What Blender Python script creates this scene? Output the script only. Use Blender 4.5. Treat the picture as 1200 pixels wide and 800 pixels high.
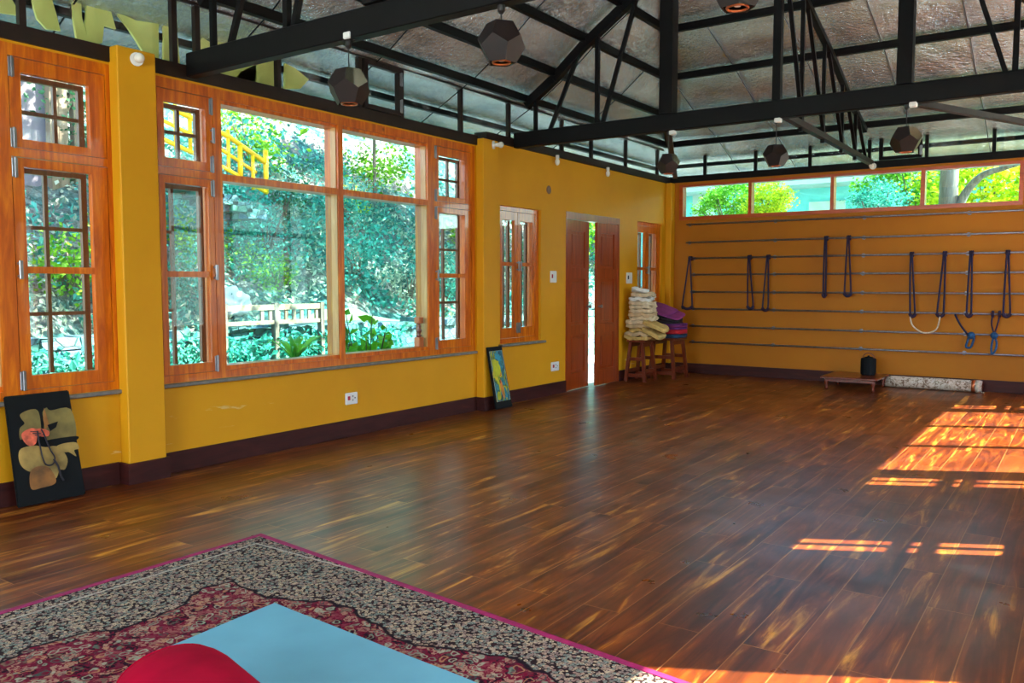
import bpy, bmesh, math, random
from mathutils import Vector, Matrix, noise
R_ = random.Random(7)
scene = bpy.context.scene
for o in list(bpy.data.objects): bpy.data.objects.remove(o)
C = scene.collection

# ------------------------------------------------------------ camera
XL, XR, YB, YF = -5.18, 0.48, 11.55, -3.2      # inner faces of the walls
FPX = 976.0
_v1 = Vector((679, -67, FPX)).normalized()       # image direction of world +Y
_v2 = -Vector((-1409, -67, FPX)).normalized()    # image direction of world +X
_x = (_v2 - _v1*_v2.dot(_v1)).normalized()
_z = _x.cross(_v1)
def ray(px, py):
    c = Vector((px-600, py-400, FPX)); return Vector((_x.dot(c), _v1.dot(c), _z.dot(c)))
CAM = Vector((0, 0, 1.3))
def P(px, py, x=None, y=None, z=None):
    d = ray(px, py)
    for i, v in enumerate((x, y, z)):
        if v is not None: return CAM + d*((v-CAM[i])/d[i])
cd = bpy.data.cameras.new('camera'); cam = bpy.data.objects.new('camera', cd); C.objects.link(cam)
cd.sensor_width = 36; cd.lens = FPX/1200*36; cd.clip_end = 300; cd.clip_start = .05
rx = Vector((_x[0], _v1[0], _z[0])); dy = Vector((_x[1], _v1[1], _z[1])); fz = Vector((_x[2], _v1[2], _z[2]))
m = Matrix((rx, -dy, -fz)).transposed().to_4x4(); m.translation = CAM
cam.matrix_world = m
scene.camera = cam

# ------------------------------------------------------------ light
SUN_DIR = Vector((1.0, 0.545, 1.16)).normalized()   # towards the sun
w = bpy.data.worlds.new('sky'); scene.world = w; w.use_nodes = True
nt = w.node_tree; nt.nodes.clear()
sky = nt.nodes.new('ShaderNodeTexSky'); sky.sky_type = 'NISHITA'; sky.sun_disc = False
sky.sun_elevation = math.asin(SUN_DIR.z); sky.sun_rotation = math.atan2(SUN_DIR.x, SUN_DIR.y)
bg = nt.nodes.new('ShaderNodeBackground'); bg.inputs['Strength'].default_value = 1.3
wo = nt.nodes.new('ShaderNodeOutputWorld')
nt.links.new(sky.outputs[0], bg.inputs[0]); nt.links.new(bg.outputs[0], wo.inputs[0])
sd = bpy.data.lights.new('sun', 'SUN'); sd.energy = 38.0; sd.angle = math.radians(.6); sd.color = (1, .93, .82)
so = bpy.data.objects.new('sun', sd); C.objects.link(so)
so.rotation_euler = SUN_DIR.to_track_quat('Z', 'Y').to_euler()
def area(name, loc, d, sx, sy, e, col):
    l = bpy.data.lights.new(name, 'AREA'); l.shape = 'RECTANGLE'; l.size = sx; l.size_y = sy; l.energy = e; l.color = col
    o = bpy.data.objects.new(name, l); C.objects.link(o); o.location = loc
    o.rotation_euler = Vector(d).to_track_quat('-Z', 'Y').to_euler(); return o
# added fill lamps outside the right and front walls, topping up the daylight
area('fill_right_near', (XR+2.2, 1.9, 1.9), (-1, 0, .12), 4.6, 3.2, 95, (.6, .92, 1))
area('fill_right_far', (XR+2.2, 8.8, 1.9), (-1, 0, .12), 5.6, 3.2, 120, (.6, .92, 1))
area('fill_front', (-2.35, YF-.6, 1.7), (0, 1, .08), 4.2, 2.0, 430, (.78, .93, 1))
vs = scene.view_settings; vs.view_transform = 'Standard'; vs.look = 'None'; vs.exposure = 0.3; vs.gamma = 1.0; vs.use_curve_mapping = False
scene.display_settings.display_device = 'sRGB'
scene.cycles.use_denoising = True
scene.cycles.max_bounces = 10; scene.cycles.transparent_max_bounces = 24
scene.cycles.sample_clamp_indirect = 6

# ------------------------------------------------------------ materials
def s2l(c): return tuple(((v/255)/12.92 if v/255 <= .04045 else ((v/255+.055)/1.055)**2.4) for v in c)+(1,)
class N:
    def __init__(s, name):
        s.m = bpy.data.materials.new(name); s.m.use_nodes = True; s.t = s.m.node_tree; s.t.nodes.clear()
        s.out = s.n('ShaderNodeOutputMaterial')
    def n(s, ty, **kw):
        x = s.t.nodes.new(ty)
        for k, v in kw.items(): setattr(x, k, v)
        return x
    def l(s, a, b): s.t.links.new(a, b)
    def coord(s, kind='Object', scale=(1, 1, 1), rot=(0, 0, 0)):
        tc = s.n('ShaderNodeTexCoord'); mp = s.n('ShaderNodeMapping')
        mp.inputs['Scale'].default_value = scale; mp.inputs['Rotation'].default_value = rot
        s.l(tc.outputs[kind], mp.inputs[0]); return mp.outputs[0]
    def noise(s, vec, scale, detail=4, rough=.5, dist=0):
        x = s.n('ShaderNodeTexNoise'); x.inputs['Scale'].default_value = scale; x.inputs['Detail'].default_value = detail
        x.inputs['Roughness'].default_value = rough; x.inputs['Distortion'].default_value = dist; s.l(vec, x.inputs['Vector']); return x.outputs['Fac']
    def ramp(s, fac, stops, interp='LINEAR'):
        x = s.n('ShaderNodeValToRGB'); x.color_ramp.interpolation = interp
        e = x.color_ramp.elements
        while len(e) < len(stops): e.new(.5)
        for i, (p, c) in enumerate(stops): e[i].position = p; e[i].color = c if len(c) == 4 else s2l(c)
        s.l(fac, x.inputs[0]); return x.outputs[0]
    def math(s, op, a, b=None):
        x = s.n('ShaderNodeMath', operation=op)
        for i, v in enumerate((a, b)):
            if v is None: continue
            if isinstance(v, (int, float)): x.inputs[i].default_value = v
            else: s.l(v, x.inputs[i])
        return x.outputs[0]
    def mix(s, fac, a, b, blend='MIX'):
        x = s.n('ShaderNodeMix', data_type='RGBA', blend_type=blend)
        if isinstance(fac, (int, float)): x.inputs[0].default_value = fac
        else: s.l(fac, x.inputs[0])
        for i, v in ((6, a), (7, b)):
            if isinstance(v, tuple): x.inputs[i].default_value = v if len(v) == 4 else s2l(v)
            else: s.l(v, x.inputs[i])
        return x.outputs[2]
    def bsdf(s, col, rough=.5, metal=0, spec=.5, bump=None, bstr=.2, bdist=.01, coat=0, sheen=0):
        b = s.n('ShaderNodeBsdfPrincipled')
        if isinstance(col, tuple): b.inputs['Base Color'].default_value = col if len(col) == 4 else s2l(col)
        else: s.l(col, b.inputs['Base Color'])
        if isinstance(rough, (int, float)): b.inputs['Roughness'].default_value = rough
        else: s.l(rough, b.inputs['Roughness'])
        b.inputs['Metallic'].default_value = metal; b.inputs['Specular IOR Level'].default_value = spec
        b.inputs['Coat Weight'].default_value = coat; b.inputs['Sheen Weight'].default_value = sheen
        if bump is not None:
            bp = s.n('ShaderNodeBump'); bp.inputs['Strength'].default_value = bstr; bp.inputs['Distance'].default_value = bdist
            s.l(bump, bp.inputs['Height']); s.l(bp.outputs[0], b.inputs['Normal'])
        s.l(b.outputs[0], s.out.inputs[0]); s.b = b; return s.m
M = {}
def plain(name, col, rough=.55, metal=0, spec=.5, var=.12, sc=9):
    t = N(name); c = t.coord(); f = t.noise(c, sc, 5)
    lo = tuple(v*(1-var) for v in col); hi = tuple(min(255, v*(1+var*.6)) for v in col)
    M[name] = t.bsdf(t.ramp(f, [(.3, lo), (.7, hi)]), rough, metal, spec, bump=f, bstr=.12, bdist=.004); return M[name]

# painted plaster: mustard yellow, faint streaks and pale scuffs
t = N('plaster'); c = t.coord(); f = t.noise(c, 1.3, 6, .6); g = t.noise(c, 26, 4)
col = t.ramp(f, [(.3, (210, 143, 6)), (.7, (220, 154, 10))])
sc_ = t.noise(t.coord(scale=(1, 1.1, 7)), 1.9, 7, .6, .6)
z = t.n('ShaderNodeSeparateXYZ'); tc = t.n('ShaderNodeTexCoord'); t.l(tc.outputs['Object'], z.inputs[0])
band = t.math('MULTIPLY', t.math('GREATER_THAN', z.outputs['Z'], .2), t.math('LESS_THAN', z.outputs['Z'], .52))
scf = t.math('MULTIPLY', t.ramp(sc_, [(.655, (0, 0, 0, 1)), (.70, (1, 1, 1, 1))]), band)
col = t.mix(t.math('MULTIPLY', scf, .55), col, (232, 205, 150))
M['plaster'] = t.bsdf(col, .62, bump=g, bstr=.15, bdist=.004, spec=.3)

t = N('plaster_shaded'); c = t.coord(); f = t.noise(c, 1.1, 6, .6); g = t.noise(c, 20, 4)  # yellow plaster again, its darker orange tone paints in the end wall's dimness
M['plaster_shaded'] = t.bsdf(t.ramp(f, [(.3, (168, 98, 0)), (.7, (180, 108, 0))]), .6, bump=g, bstr=.15, bdist=.004, spec=.3)

def wood(name, dark, mid, light, axis='z', rough=.32, knots=True, spec=.5):
    t = N(name)
    sc = {'z': (14, 14, 1.3), 'y': (14, 1.3, 14), 'x': (1.3, 14, 14)}[axis]
    c = t.coord(scale=sc); f = t.noise(c, 1.6, 8, .65, .8)
    col = t.ramp(f, [(.28, dark), (.5, mid), (.75, light)])
    if knots:
        v = t.n('ShaderNodeTexVoronoi'); v.inputs['Scale'].default_value = 3.1; t.l(t.coord(scale=(1, 1, 1)), v.inputs['Vector'])
        k = t.ramp(v.outputs['Distance'], [(.03, (1, 1, 1, 1)), (.075, (0, 0, 0, 1))])
        col = t.mix(t.math('MULTIPLY', k, .7), col, tuple(int(q*.5) for q in dark))
    M[name] = t.bsdf(col, rough, bump=f, bstr=.12, bdist=.003, spec=spec, coat=.25)
wood('varnished_pine', (164, 64, 0), (204, 96, 0), (238, 138, 6))
wood('tan_wood', (170, 112, 60), (196, 140, 80), (214, 164, 104), knots=False)
wood('pine_crosswise', (160, 58, 14), (184, 74, 20), (200, 92, 30), 'x')
wood('shaded_brown_wood', (92, 52, 30), (116, 70, 44), (138, 88, 60), knots=False)
wood('door_wood', (120, 42, 8), (152, 58, 12), (178, 78, 24), knots=False)
wood('stool_wood', (84, 26, 8), (108, 38, 12), (132, 54, 20), knots=False)
wood('pale_wood', (112, 96, 74), (132, 116, 94), (150, 134, 112), knots=False, rough=.6)
wood('turned_wood', (150, 74, 34), (184, 100, 54), (204, 126, 78), knots=False)
wood('bark', (70, 60, 52), (104, 94, 84), (140, 130, 118), knots=False, rough=.9)

# laminate floor, boards running along the room
t = N('floor_boards'); c = t.coord(rot=(0, 0, math.radians(90)))
br = t.n('ShaderNodeTexBrick'); br.offset = .37; br.offset_frequency = 2
for k, v in (('Color1', (0, 0, 0, 1)), ('Color2', (1, 1, 1, 1)), ('Mortar', (.5, .5, .5, 1))): br.inputs[k].default_value = v
for k, v in (('Scale', 1), ('Mortar Size', .0022), ('Mortar Smooth', .3), ('Bias', 0), ('Brick Width', 1.22), ('Row Height', .165)): br.inputs[k].default_value = v
t.l(c, br.inputs['Vector'])
off = t.n('ShaderNodeVectorMath', operation='MULTIPLY_ADD'); off.inputs[1].default_value = (7, 3, 5)
t.l(br.outputs['Color'], off.inputs[0]); t.l(t.coord(scale=(9, .75, 1)), off.inputs[2])
f = t.noise(off.outputs[0], 1.5, 7, .62, 1.1)
f2 = t.noise(t.coord(scale=(3.2, .9, 1)), 2.6, 5, .6, .6)
base = t.ramp(f, [(.3, (46, 14, 4)), (.45, (88, 34, 9)), (.58, (130, 60, 14)), (.70, (222, 152, 52))])
base = t.mix(t.math('MULTIPLY', t.ramp(f2, [(.42, (0, 0, 0, 1)), (.66, (1, 1, 1, 1))]), .6), base, (54, 16, 6))
base = t.mix(t.math('MULTIPLY', t.math('SUBTRACT', br.outputs['Color'], .5), .35), base, (176, 100, 44))
base = t.mix(t.math('MULTIPLY', br.outputs['Fac'], .55), base, (190, 130, 70))
rg = t.ramp(t.noise(t.coord(scale=(1, 1, 1)), 3, 4), [(.3, (.27, .27, .27, 1)), (.7, (.38, .38, .38, 1))])
M['floor_boards'] = t.bsdf(base, rg, bump=t.math('SUBTRACT', f, t.math('MULTIPLY', br.outputs['Fac'], .6)), bstr=.10, bdist=.003, spec=.5)

t = N('skirting_laminate'); f = t.noise(t.coord(scale=(1.2, 1.2, 7)), 2.2, 6, .6, .6)
M['skirting_laminate'] = t.bsdf(t.ramp(f, [(.3, (46, 14, 14)), (.6, (66, 24, 20)), (.8, (90, 40, 30))]), .55, spec=.25, bump=f, bstr=.05)

# crinkled reflective foil insulation
t = N('foil'); c = t.coord()
f1 = t.noise(t.coord(scale=(1, 1, 1)), 1.4, 3, .5, .5); f2 = t.noise(t.coord(scale=(9, 14, 9)), 5, 6, .7, .4)
v = t.n('ShaderNodeTexVoronoi'); v.inputs['Scale'].default_value = 22; t.l(t.coord(scale=(1, 1.6, 1)), v.inputs['Vector'])
h = t.math('ADD', t.math('MULTIPLY', f1, 3.0), t.math('ADD', t.math('MULTIPLY', f2, .38), t.math('MULTIPLY', v.outputs['Distance'], .3)))
M['foil'] = t.bsdf(t.ramp(f1, [(.3, (206, 218, 226)), (.7, (240, 244, 246))]), .24, metal=.93, bump=h, bstr=.9, bdist=.045)

plain('black_steel', (9, 5, 6), .6, .0, .2, .25, 14)
plain('brown_steel', (38, 22, 16), .55, .0, .3, .2, 12)
plain('steel', (150, 150, 155), .35, .8)
plain('galvanised', (128, 122, 128), .36, .75, sc=30)
plain('sill_stone', (120, 112, 104), .7, sc=22)
plain('white_plastic', (228, 226, 222), .35, var=.03)
plain('red_plastic', (170, 30, 50), .4, var=.05)
plain('dark_plastic', (40, 36, 36), .4)
plain('black_panel', (12, 14, 16), .7, spec=.2, var=.2)
plain('robe_olive', (116, 100, 50), .7, var=.35, sc=7)
plain('robe_gold', (158, 128, 66), .7, var=.35, sc=7)
plain('robe_amber', (150, 96, 40), .7, var=.35, sc=7)
plain('hand_paint', (214, 96, 66), .7, var=.25, sc=30)
plain('bead_paint', (30, 22, 34), .6)
plain('rope_blue', (32, 26, 60), .85, var=.3, sc=60)
plain('rope_plum', (44, 24, 54), .85, var=.3, sc=60)
plain('rope_teal', (24, 74, 118), .8, var=.25, sc=60)
plain('rope_white', (214, 196, 170), .85, var=.15, sc=60)
plain('cream_cotton', (222, 200, 166), .9, var=.12, sc=14)
plain('oat_cotton', (204, 176, 136), .9, var=.12, sc=14)
plain('straw_cotton', (204, 170, 100), .9, var=.12, sc=14)
plain('white_cotton', (226, 222, 216), .9, var=.08, sc=14)
plain('purple_foam', (142, 52, 124), .7, var=.08)
plain('violet_foam', (110, 40, 118), .7, var=.08)
plain('black_foam', (38, 28, 36), .7, var=.15)
plain('red_foam', (196, 22, 40), .7, var=.08)
plain('navy_foam', (18, 60, 96), .7, var=.1)
plain('crimson_cotton', (158, 0, 38), .95, spec=.1, var=.10, sc=6)
plain('blue_sheet', (104, 160, 176), .85, spec=.2, var=.03, sc=5)
plain('maroon_binding', (150, 8, 78), .75, var=.12, sc=30)
plain('lamp_wood', (26, 10, 8), .45, var=.3, sc=20)
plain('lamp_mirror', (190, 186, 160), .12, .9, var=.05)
plain('copper_rim', (196, 104, 60), .3, .7)
plain('bulb_glass', (240, 232, 220), .15, var=.02)
plain('yellow_rail', (244, 196, 20), .4, var=.06)
plain('cyan_wall', (130, 222, 230), .7, var=.08, sc=2)
plain('pale_slab', (206, 214, 214), .7, var=.06, sc=3)
plain('sunlit_rock', (214, 212, 214), .8, var=.15, sc=5)
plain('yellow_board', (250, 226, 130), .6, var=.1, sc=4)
plain('grey_metal_sheet', (110, 112, 112), .6, var=.1)
plain('paving', (196, 200, 196), .8, var=.08, sc=2)
plain('moss_ground', (92, 108, 70), .95, var=.3, sc=4)

def stone_mat(name, a, b, mortar, sc=3.2):
    t = N(name); c = t.coord()
    v = t.n('ShaderNodeTexVoronoi', feature='DISTANCE_TO_EDGE'); v.inputs['Scale'].default_value = sc; t.l(t.coord(scale=(1, 1, 1.7)), v.inputs['Vector'])
    v2 = t.n('ShaderNodeTexVoronoi'); v2.inputs['Scale'].default_value = sc; t.l(t.coord(scale=(1, 1, 1.7)), v2.inputs['Vector'])
    f = t.noise(c, 9, 6, .6)
    col = t.mix(f, a, b); col = t.mix(.35, col, v2.outputs['Color'], 'SOFT_LIGHT')
    e = t.ramp(v.outputs['Distance'], [(.005, (0, 0, 0, 1)), (.045, (1, 1, 1, 1))])
    M[name] = t.bsdf(t.mix(e, mortar, col), .85, bump=t.math('ADD', e, f), bstr=.7, bdist=.05)
stone_mat('dry_stone', (44, 96, 98), (104, 150, 150), (40, 82, 84), 4.6)
t = N('white_bricks'); br = t.n('ShaderNodeTexBrick'); t.l(t.coord(rot=(math.radians(90), 0, math.radians(90))), br.inputs['Vector'])
for k, v in (('Color1', s2l((222, 214, 214))), ('Color2', s2l((196, 190, 194))), ('Mortar', s2l((120, 116, 124)))): br.inputs[k].default_value = v
for k, v in (('Scale', 1), ('Mortar Size', .014), ('Brick Width', .34), ('Row Height', .13)): br.inputs[k].default_value = v
M['white_bricks'] = t.bsdf(br.outputs['Color'], .8)

t = N('hill_soil'); c = t.coord(); f = t.noise(c, .9, 5, .6, .8); g = t.noise(c, 11, 8, .75, .4); g2 = t.noise(c, 38, 4, .7)
a = t.ramp(g, [(.36, (50, 62, 60)), (.47, (120, 124, 116)), (.60, (170, 170, 166))])
b = t.ramp(g, [(.36, (14, 70, 70)), (.5, (40, 122, 118)), (.66, (110, 180, 170))])
M['hill_soil'] = t.bsdf(t.mix(t.ramp(f, [(.46, (0, 0, 0, 1)), (.56, (1, 1, 1, 1))]), a, b), .95, bump=t.math('ADD', g, t.math('MULTIPLY', g2, .4)), bstr=1, bdist=.12)

def leaf_mat(name, a, b, tr=.45):
    t = N(name); oi = t.n('ShaderNodeObjectInfo'); f = t.noise(t.coord(), 7, 3)
    g = t.n('ShaderNodeNewGeometry')
    col = t.mix(g.outputs['Random Per Island'], a, b)
    p = t.n('ShaderNodeBsdfPrincipled'); t.l(col, p.inputs['Base Color']); p.inputs['Roughness'].default_value = .45
    tl = t.n('ShaderNodeBsdfTranslucent'); t.l(col, tl.inputs['Color'])
    mx = t.n('ShaderNodeMixShader'); mx.inputs[0].default_value = tr
    t.l(p.outputs[0], mx.inputs[1]); t.l(tl.outputs[0], mx.inputs[2]); t.l(mx.outputs[0], t.out.inputs[0]); M[name] = t.m
leaf_mat('leaf_green', (50, 136, 14), (140, 200, 50))
leaf_mat('leaf_teal', (10, 112, 96), (96, 204, 184))  # teal cast of shaded foliage put into the leaf colour
leaf_mat('leaf_dark', (24, 80, 56), (76, 140, 90))
leaf_mat('leaf_yellow', (120, 180, 20), (240, 226, 50), .6)
leaf_mat('leaf_pale', (80, 130, 110), (216, 222, 196))

def glass_mat(name, tint, r0=.04):
    t = N(name); tr = t.n('ShaderNodeBsdfTransparent'); tr.inputs[0].default_value = tint
    gl = t.n('ShaderNodeBsdfGlossy'); gl.inputs['Roughness'].default_value = .02
    ge = t.n('ShaderNodeNewGeometry'); dp = t.n('ShaderNodeVectorMath', operation='DOT_PRODUCT')
    t.l(ge.outputs['Incoming'], dp.inputs[0]); t.l(ge.outputs['Normal'], dp.inputs[1])
    k = t.math('SUBTRACT', 1.0, t.math('ABSOLUTE', dp.outputs['Value'])); k = t.math('POWER', k, 5.0)
    fr = t.math('ADD', t.math('MULTIPLY', k, 1-r0), r0)      # Schlick reflectance, the same from both sides
    mx = t.n('ShaderNodeMixShader'); t.l(fr, mx.inputs[0]); t.l(tr.outputs[0], mx.inputs[1]); t.l(gl.outputs[0], mx.inputs[2])
    t.l(mx.outputs[0], t.out.inputs[0]); M[name] = t.m
glass_mat('teal_haze_glass', (.80, .97, .97, 1)); glass_mat('plain_glass', (.96, .97, .96, 1)); glass_mat('blue_glass', (.94, 1, 1, 1), .05)  # first glass: teal tint paints in the reflected haze of the panes

# patterned carpet
t = N('rug_weave'); tc = t.n('ShaderNodeTexCoord'); sp = t.n('ShaderNodeSeparateXYZ'); t.l(tc.outputs['Object'], sp.inputs[0])
# object origin = far left corner of the rug, +x along its far edge, -y towards the viewer
wv = t.math('MULTIPLY', t.math('SINE', t.math('MULTIPLY', sp.outputs['X'], 7.5)), .05)
wv2 = t.math('MULTIPLY', t.math('SINE', t.math('MULTIPLY', sp.outputs['Y'], 8.5)), .06)
n1 = t.math('MULTIPLY', t.math('SUBTRACT', t.noise(tc.outputs['Object'], 9, 2), .5), .10)
dx = t.math('ADD', t.math('ADD', sp.outputs['X'], wv2), n1); dyy = t.math('ADD', t.math('ADD', t.math('MULTIPLY', sp.outputs['Y'], -1), wv), n1)
dd = t.math('MINIMUM', dx, dyy)
v = t.n('ShaderNodeTexVoronoi'); v.inputs['Scale'].default_value = 78; t.l(tc.outputs['Object'], v.inputs['Vector'])
vc = t.n('ShaderNodeSeparateColor'); t.l(v.outputs['Color'], vc.inputs[0])
ring = t.ramp(v.outputs['Distance'], [(.16, (0, 0, 0, 1)), (.24, (1, 1, 1, 1)), (.58, (1, 1, 1, 1)), (.66, (0, 0, 0, 1))])
fine = t.ramp(t.noise(tc.outputs['Object'], 75, 2, .5, .6), [(.45, (0, 0, 0, 1)), (.52, (1, 1, 1, 1))])
msk = t.math('MULTIPLY', ring, t.math('GREATER_THAN', vc.outputs['Red'], .12))
border = t.mix(msk, (36, 24, 26), t.ramp(vc.outputs['Green'], [(.2, (184, 160, 130)), (.5, (146, 116, 106)), (.8, (120, 130, 118))]))
border = t.mix(t.math('MULTIPLY', fine, .3), border, (70, 42, 44))
v2 = t.n('ShaderNodeTexVoronoi'); v2.inputs['Scale'].default_value = 24
wn = t.n('ShaderNodeTexNoise'); wn.inputs['Scale'].default_value = 14; t.l(tc.outputs['Object'], wn.inputs['Vector'])
wa = t.n('ShaderNodeVectorMath', operation='MULTIPLY_ADD'); wa.inputs[1].default_value = (.09, .09, 0); t.l(wn.outputs['Color'], wa.inputs[0]); t.l(tc.outputs['Object'], wa.inputs[2]); t.l(wa.outputs[0], v2.inputs['Vector'])
r2 = t.ramp(v2.outputs['Distance'], [(.24, (0, 0, 0, 1)), (.32, (.8, .8, .8, 1)), (.38, (.8, .8, .8, 1)), (.46, (0, 0, 0, 1))])
vc2 = t.n('ShaderNodeSeparateColor'); t.l(v2.outputs['Color'], vc2.inputs[0])
field = t.mix(fine, (104, 8, 38), t.ramp(vc2.outputs['Red'], [(.2, (34, 14, 26)), (.5, (126, 44, 58)), (.85, (156, 116, 96))]))
field = t.mix(r2, field, t.ramp(vc2.outputs['Green'], [(.3, (150, 156, 130)), (.6, (30, 70, 66)), (.9, (170, 120, 84))]))
outline = t.ramp(t.math('ABSOLUTE', t.math('SUBTRACT', dd, .47)), [(.006, (1, 1, 1, 1)), (.012, (0, 0, 0, 1))])
col = t.mix(t.math('GREATER_THAN', dd, .47), border, field); col = t.mix(outline, col, (28, 16, 24))
ln = t.ramp(t.math('ABSOLUTE', t.math('SUBTRACT', t.math('MINIMUM', sp.outputs['X'], t.math('MULTIPLY', sp.outputs['Y'], -1)), .085)), [(.004, (1, 1, 1, 1)), (.008, (0, 0, 0, 1))])
col = t.mix(t.math('MULTIPLY', ln, .7), col, (190, 176, 160))
M['rug_weave'] = t.bsdf(col, .95, bump=fine, bstr=.3, bdist=.004, spec=.1)

t = N('rolled_rug_weave'); f = t.noise(t.coord(), 24, 5, .6, 1.2)
M['rolled_rug_weave'] = t.bsdf(t.ramp(f, [(.4, (120, 92, 72)), (.5, (196, 176, 154)), (.6, (208, 194, 178))]), .95, bump=f, bstr=.3)
t = N('abstract_paint'); c = t.coord(scale=(1, 1, .45)); v = t.noise(c, 9, 3, .5, 2.2)
M['abstract_paint'] = t.bsdf(t.ramp(v, [(.30, (12, 20, 26)), (.38, (20, 86, 110)), (.45, (60, 150, 160)), (.5, (18, 60, 44)), (.55, (150, 170, 20)), (.62, (214, 190, 30)), (.68, (200, 110, 30)), (.74, (16, 70, 60))]), .4)
plain('paint_yellow', (190, 190, 16), .5, var=.2); plain('paint_teal', (40, 140, 160), .5, var=.3); plain('paint_orange', (214, 130, 44), .5, var=.2); plain('paint_red', (150, 16, 40), .5)

# ------------------------------------------------------------ mesh helpers
def link(name, me, mat=None, parent=None):
    o = bpy.data.objects.new(name, me); C.objects.link(o)
    if mat is not None:
        for q in (mat if isinstance(mat, (list, tuple)) else [mat]): me.materials.append(q)
    if parent: o.parent = parent
    return o
def obj(name, bm, mat, parent=None, smooth=False, origin=None):
    me = bpy.data.meshes.new(name)
    if origin is not None: bmesh.ops.translate(bm, verts=bm.verts, vec=-Vector(origin))
    bmesh.ops.recalc_face_normals(bm, faces=bm.faces) if len(bm.faces) < 20000 else None
    bm.to_mesh(me); bm.free()
    if smooth:
        for p in me.polygons: p.use_smooth = True
    o = link(name, me, mat, parent)
    if origin is not None: o.location = origin
    return o
def box(bm, a, b, mi=0):
    x0, y0, z0 = (min(a[i], b[i]) for i in range(3)); x1, y1, z1 = (max(a[i], b[i]) for i in range(3))
    vs_ = [bm.verts.new(q) for q in ((x0, y0, z0), (x1, y0, z0), (x1, y1, z0), (x0, y1, z0), (x0, y0, z1), (x1, y0, z1), (x1, y1, z1), (x0, y1, z1))]
    for f in ((0, 3, 2, 1), (4, 5, 6, 7), (0, 1, 5, 4), (1, 2, 6, 5), (2, 3, 7, 6), (3, 0, 4, 7)):
        bm.faces.new([vs_[i] for i in f]).material_index = mi
    return vs_
def BM(*boxes):
    bm = bmesh.new()
    for a, b in boxes: box(bm, a, b)
    return bm
def bar(bm, p, q, w_=.05, h_=.05, up=(0, 0, 1)):
    p, q = Vector(p), Vector(q); d = (q-p).normalized(); u = Vector(up)
    if abs(d.dot(u)) > .98: u = Vector((0, 1, 0))
    s = d.cross(u).normalized(); u = s.cross(d)
    vs_ = [bm.verts.new(c + s*sx*w_/2 + u*sy*h_/2) for c in (p, q) for sx, sy in ((-1, -1), (1, -1), (1, 1), (-1, 1))]
    for f in ((0, 1, 2, 3), (7, 6, 5, 4), (0, 4, 5, 1), (1, 5, 6, 2), (2, 6, 7, 3), (3, 7, 4, 0)): bm.faces.new([vs_[i] for i in f])
def tube(bm, pts, r, seg=8, closed=False, caps=True):
    pts = [Vector(p) for p in pts]; n = len(pts); rings = []
    rr = r if isinstance(r, (list, tuple)) else [r]*n
    prev = None
    for i, p in enumerate(pts):
        a = pts[(i-1) % n] if (closed or i > 0) else p; b = pts[(i+1) % n] if (closed or i < n-1) else p
        d = (b-a).normalized()
        if prev is None:
            u = Vector((0, 0, 1)) if abs(d.z) < .9 else Vector((1, 0, 0))
        else: u = prev
        s = d.cross(u).normalized(); u = s.cross(d).normalized(); prev = u
        rings.append([bm.verts.new(p + (s*math.cos(k*2*math.pi/seg)+u*math.sin(k*2*math.pi/seg))*rr[i]) for k in range(seg)])
    for i in range(n if closed else n-1):
        A, B = rings[i], rings[(i+1) % n]
        for k in range(seg): bm.faces.new((A[k], A[(k+1) % seg], B[(k+1) % seg], B[k]))
    if caps and not closed:
        bm.faces.new(rings[0][::-1]); bm.faces.new(rings[-1])
def lathe(bm, prof, c=(0, 0, 0), seg=20, axis='z'):
    c = Vector(c); rings = []
    for r, h_ in prof:
        ring = []
        for k in range(seg):
            a = k*2*math.pi/seg; q = (r*math.cos(a), r*math.sin(a), h_)
            if axis == 'x': q = (h_, q[0], q[1])
            if axis == 'y': q = (q[0], h_, q[1])
            ring.append(bm.verts.new(c+Vector(q)))
        rings.append(ring)
    for A, B in zip(rings, rings[1:]):
        for k in range(seg): bm.faces.new((A[k], A[(k+1) % seg], B[(k+1) % seg], B[k]))
    bm.faces.new(rings[0][::-1]); bm.faces.new(rings[-1])
def prism(bm, pts, d):    # polygon (3D points) extruded by vector d
    a = [bm.verts.new(Vector(p)) for p in pts]; b = [bm.verts.new(Vector(p)+Vector(d)) for p in pts]
    bm.faces.new(a); bm.faces.new(b[::-1]); n = len(pts)
    for i in range(n): bm.faces.new((a[i], b[i], b[(i+1) % n], a[(i+1) % n]))
def bevel(bm, w_=.004, seg=1):
    bmesh.ops.bevel(bm, geom=list(bm.edges), offset=w_, segments=seg, affect='EDGES', clamp_overlap=True)
def empty(name, loc=(0, 0, 0)):
    o = bpy.data.objects.new(name, None); C.objects.link(o); o.location = loc; o.empty_display_size = .1; return o
def thing(name, loc, label, cat, group=None):
    o = empty(name, loc); return tag(o, label, cat, group)
def tag(o, label, cat, group=None, kind=None):
    o['label'] = label; o['category'] = cat
    if group: o['group'] = group
    if kind: o['kind'] = kind
    return o
def struct(o, label=None):
    o['kind'] = 'structure'
    if label: o['label'] = label
    return o
def part(name, bm, mat, t_, smooth=False):        # a part modelled in world coordinates, hung on an Empty anywhere
    loc = Vector(t_.matrix_parent_loc) if False else world_loc(t_)
    bmesh.ops.translate(bm, verts=bm.verts, vec=-loc)
    return obj(name, bm, mat, t_, smooth)
def world_loc(o):
    l = Vector(o.location)
    while o.parent: o = o.parent; l += Vector(o.location)
    return l

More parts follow.
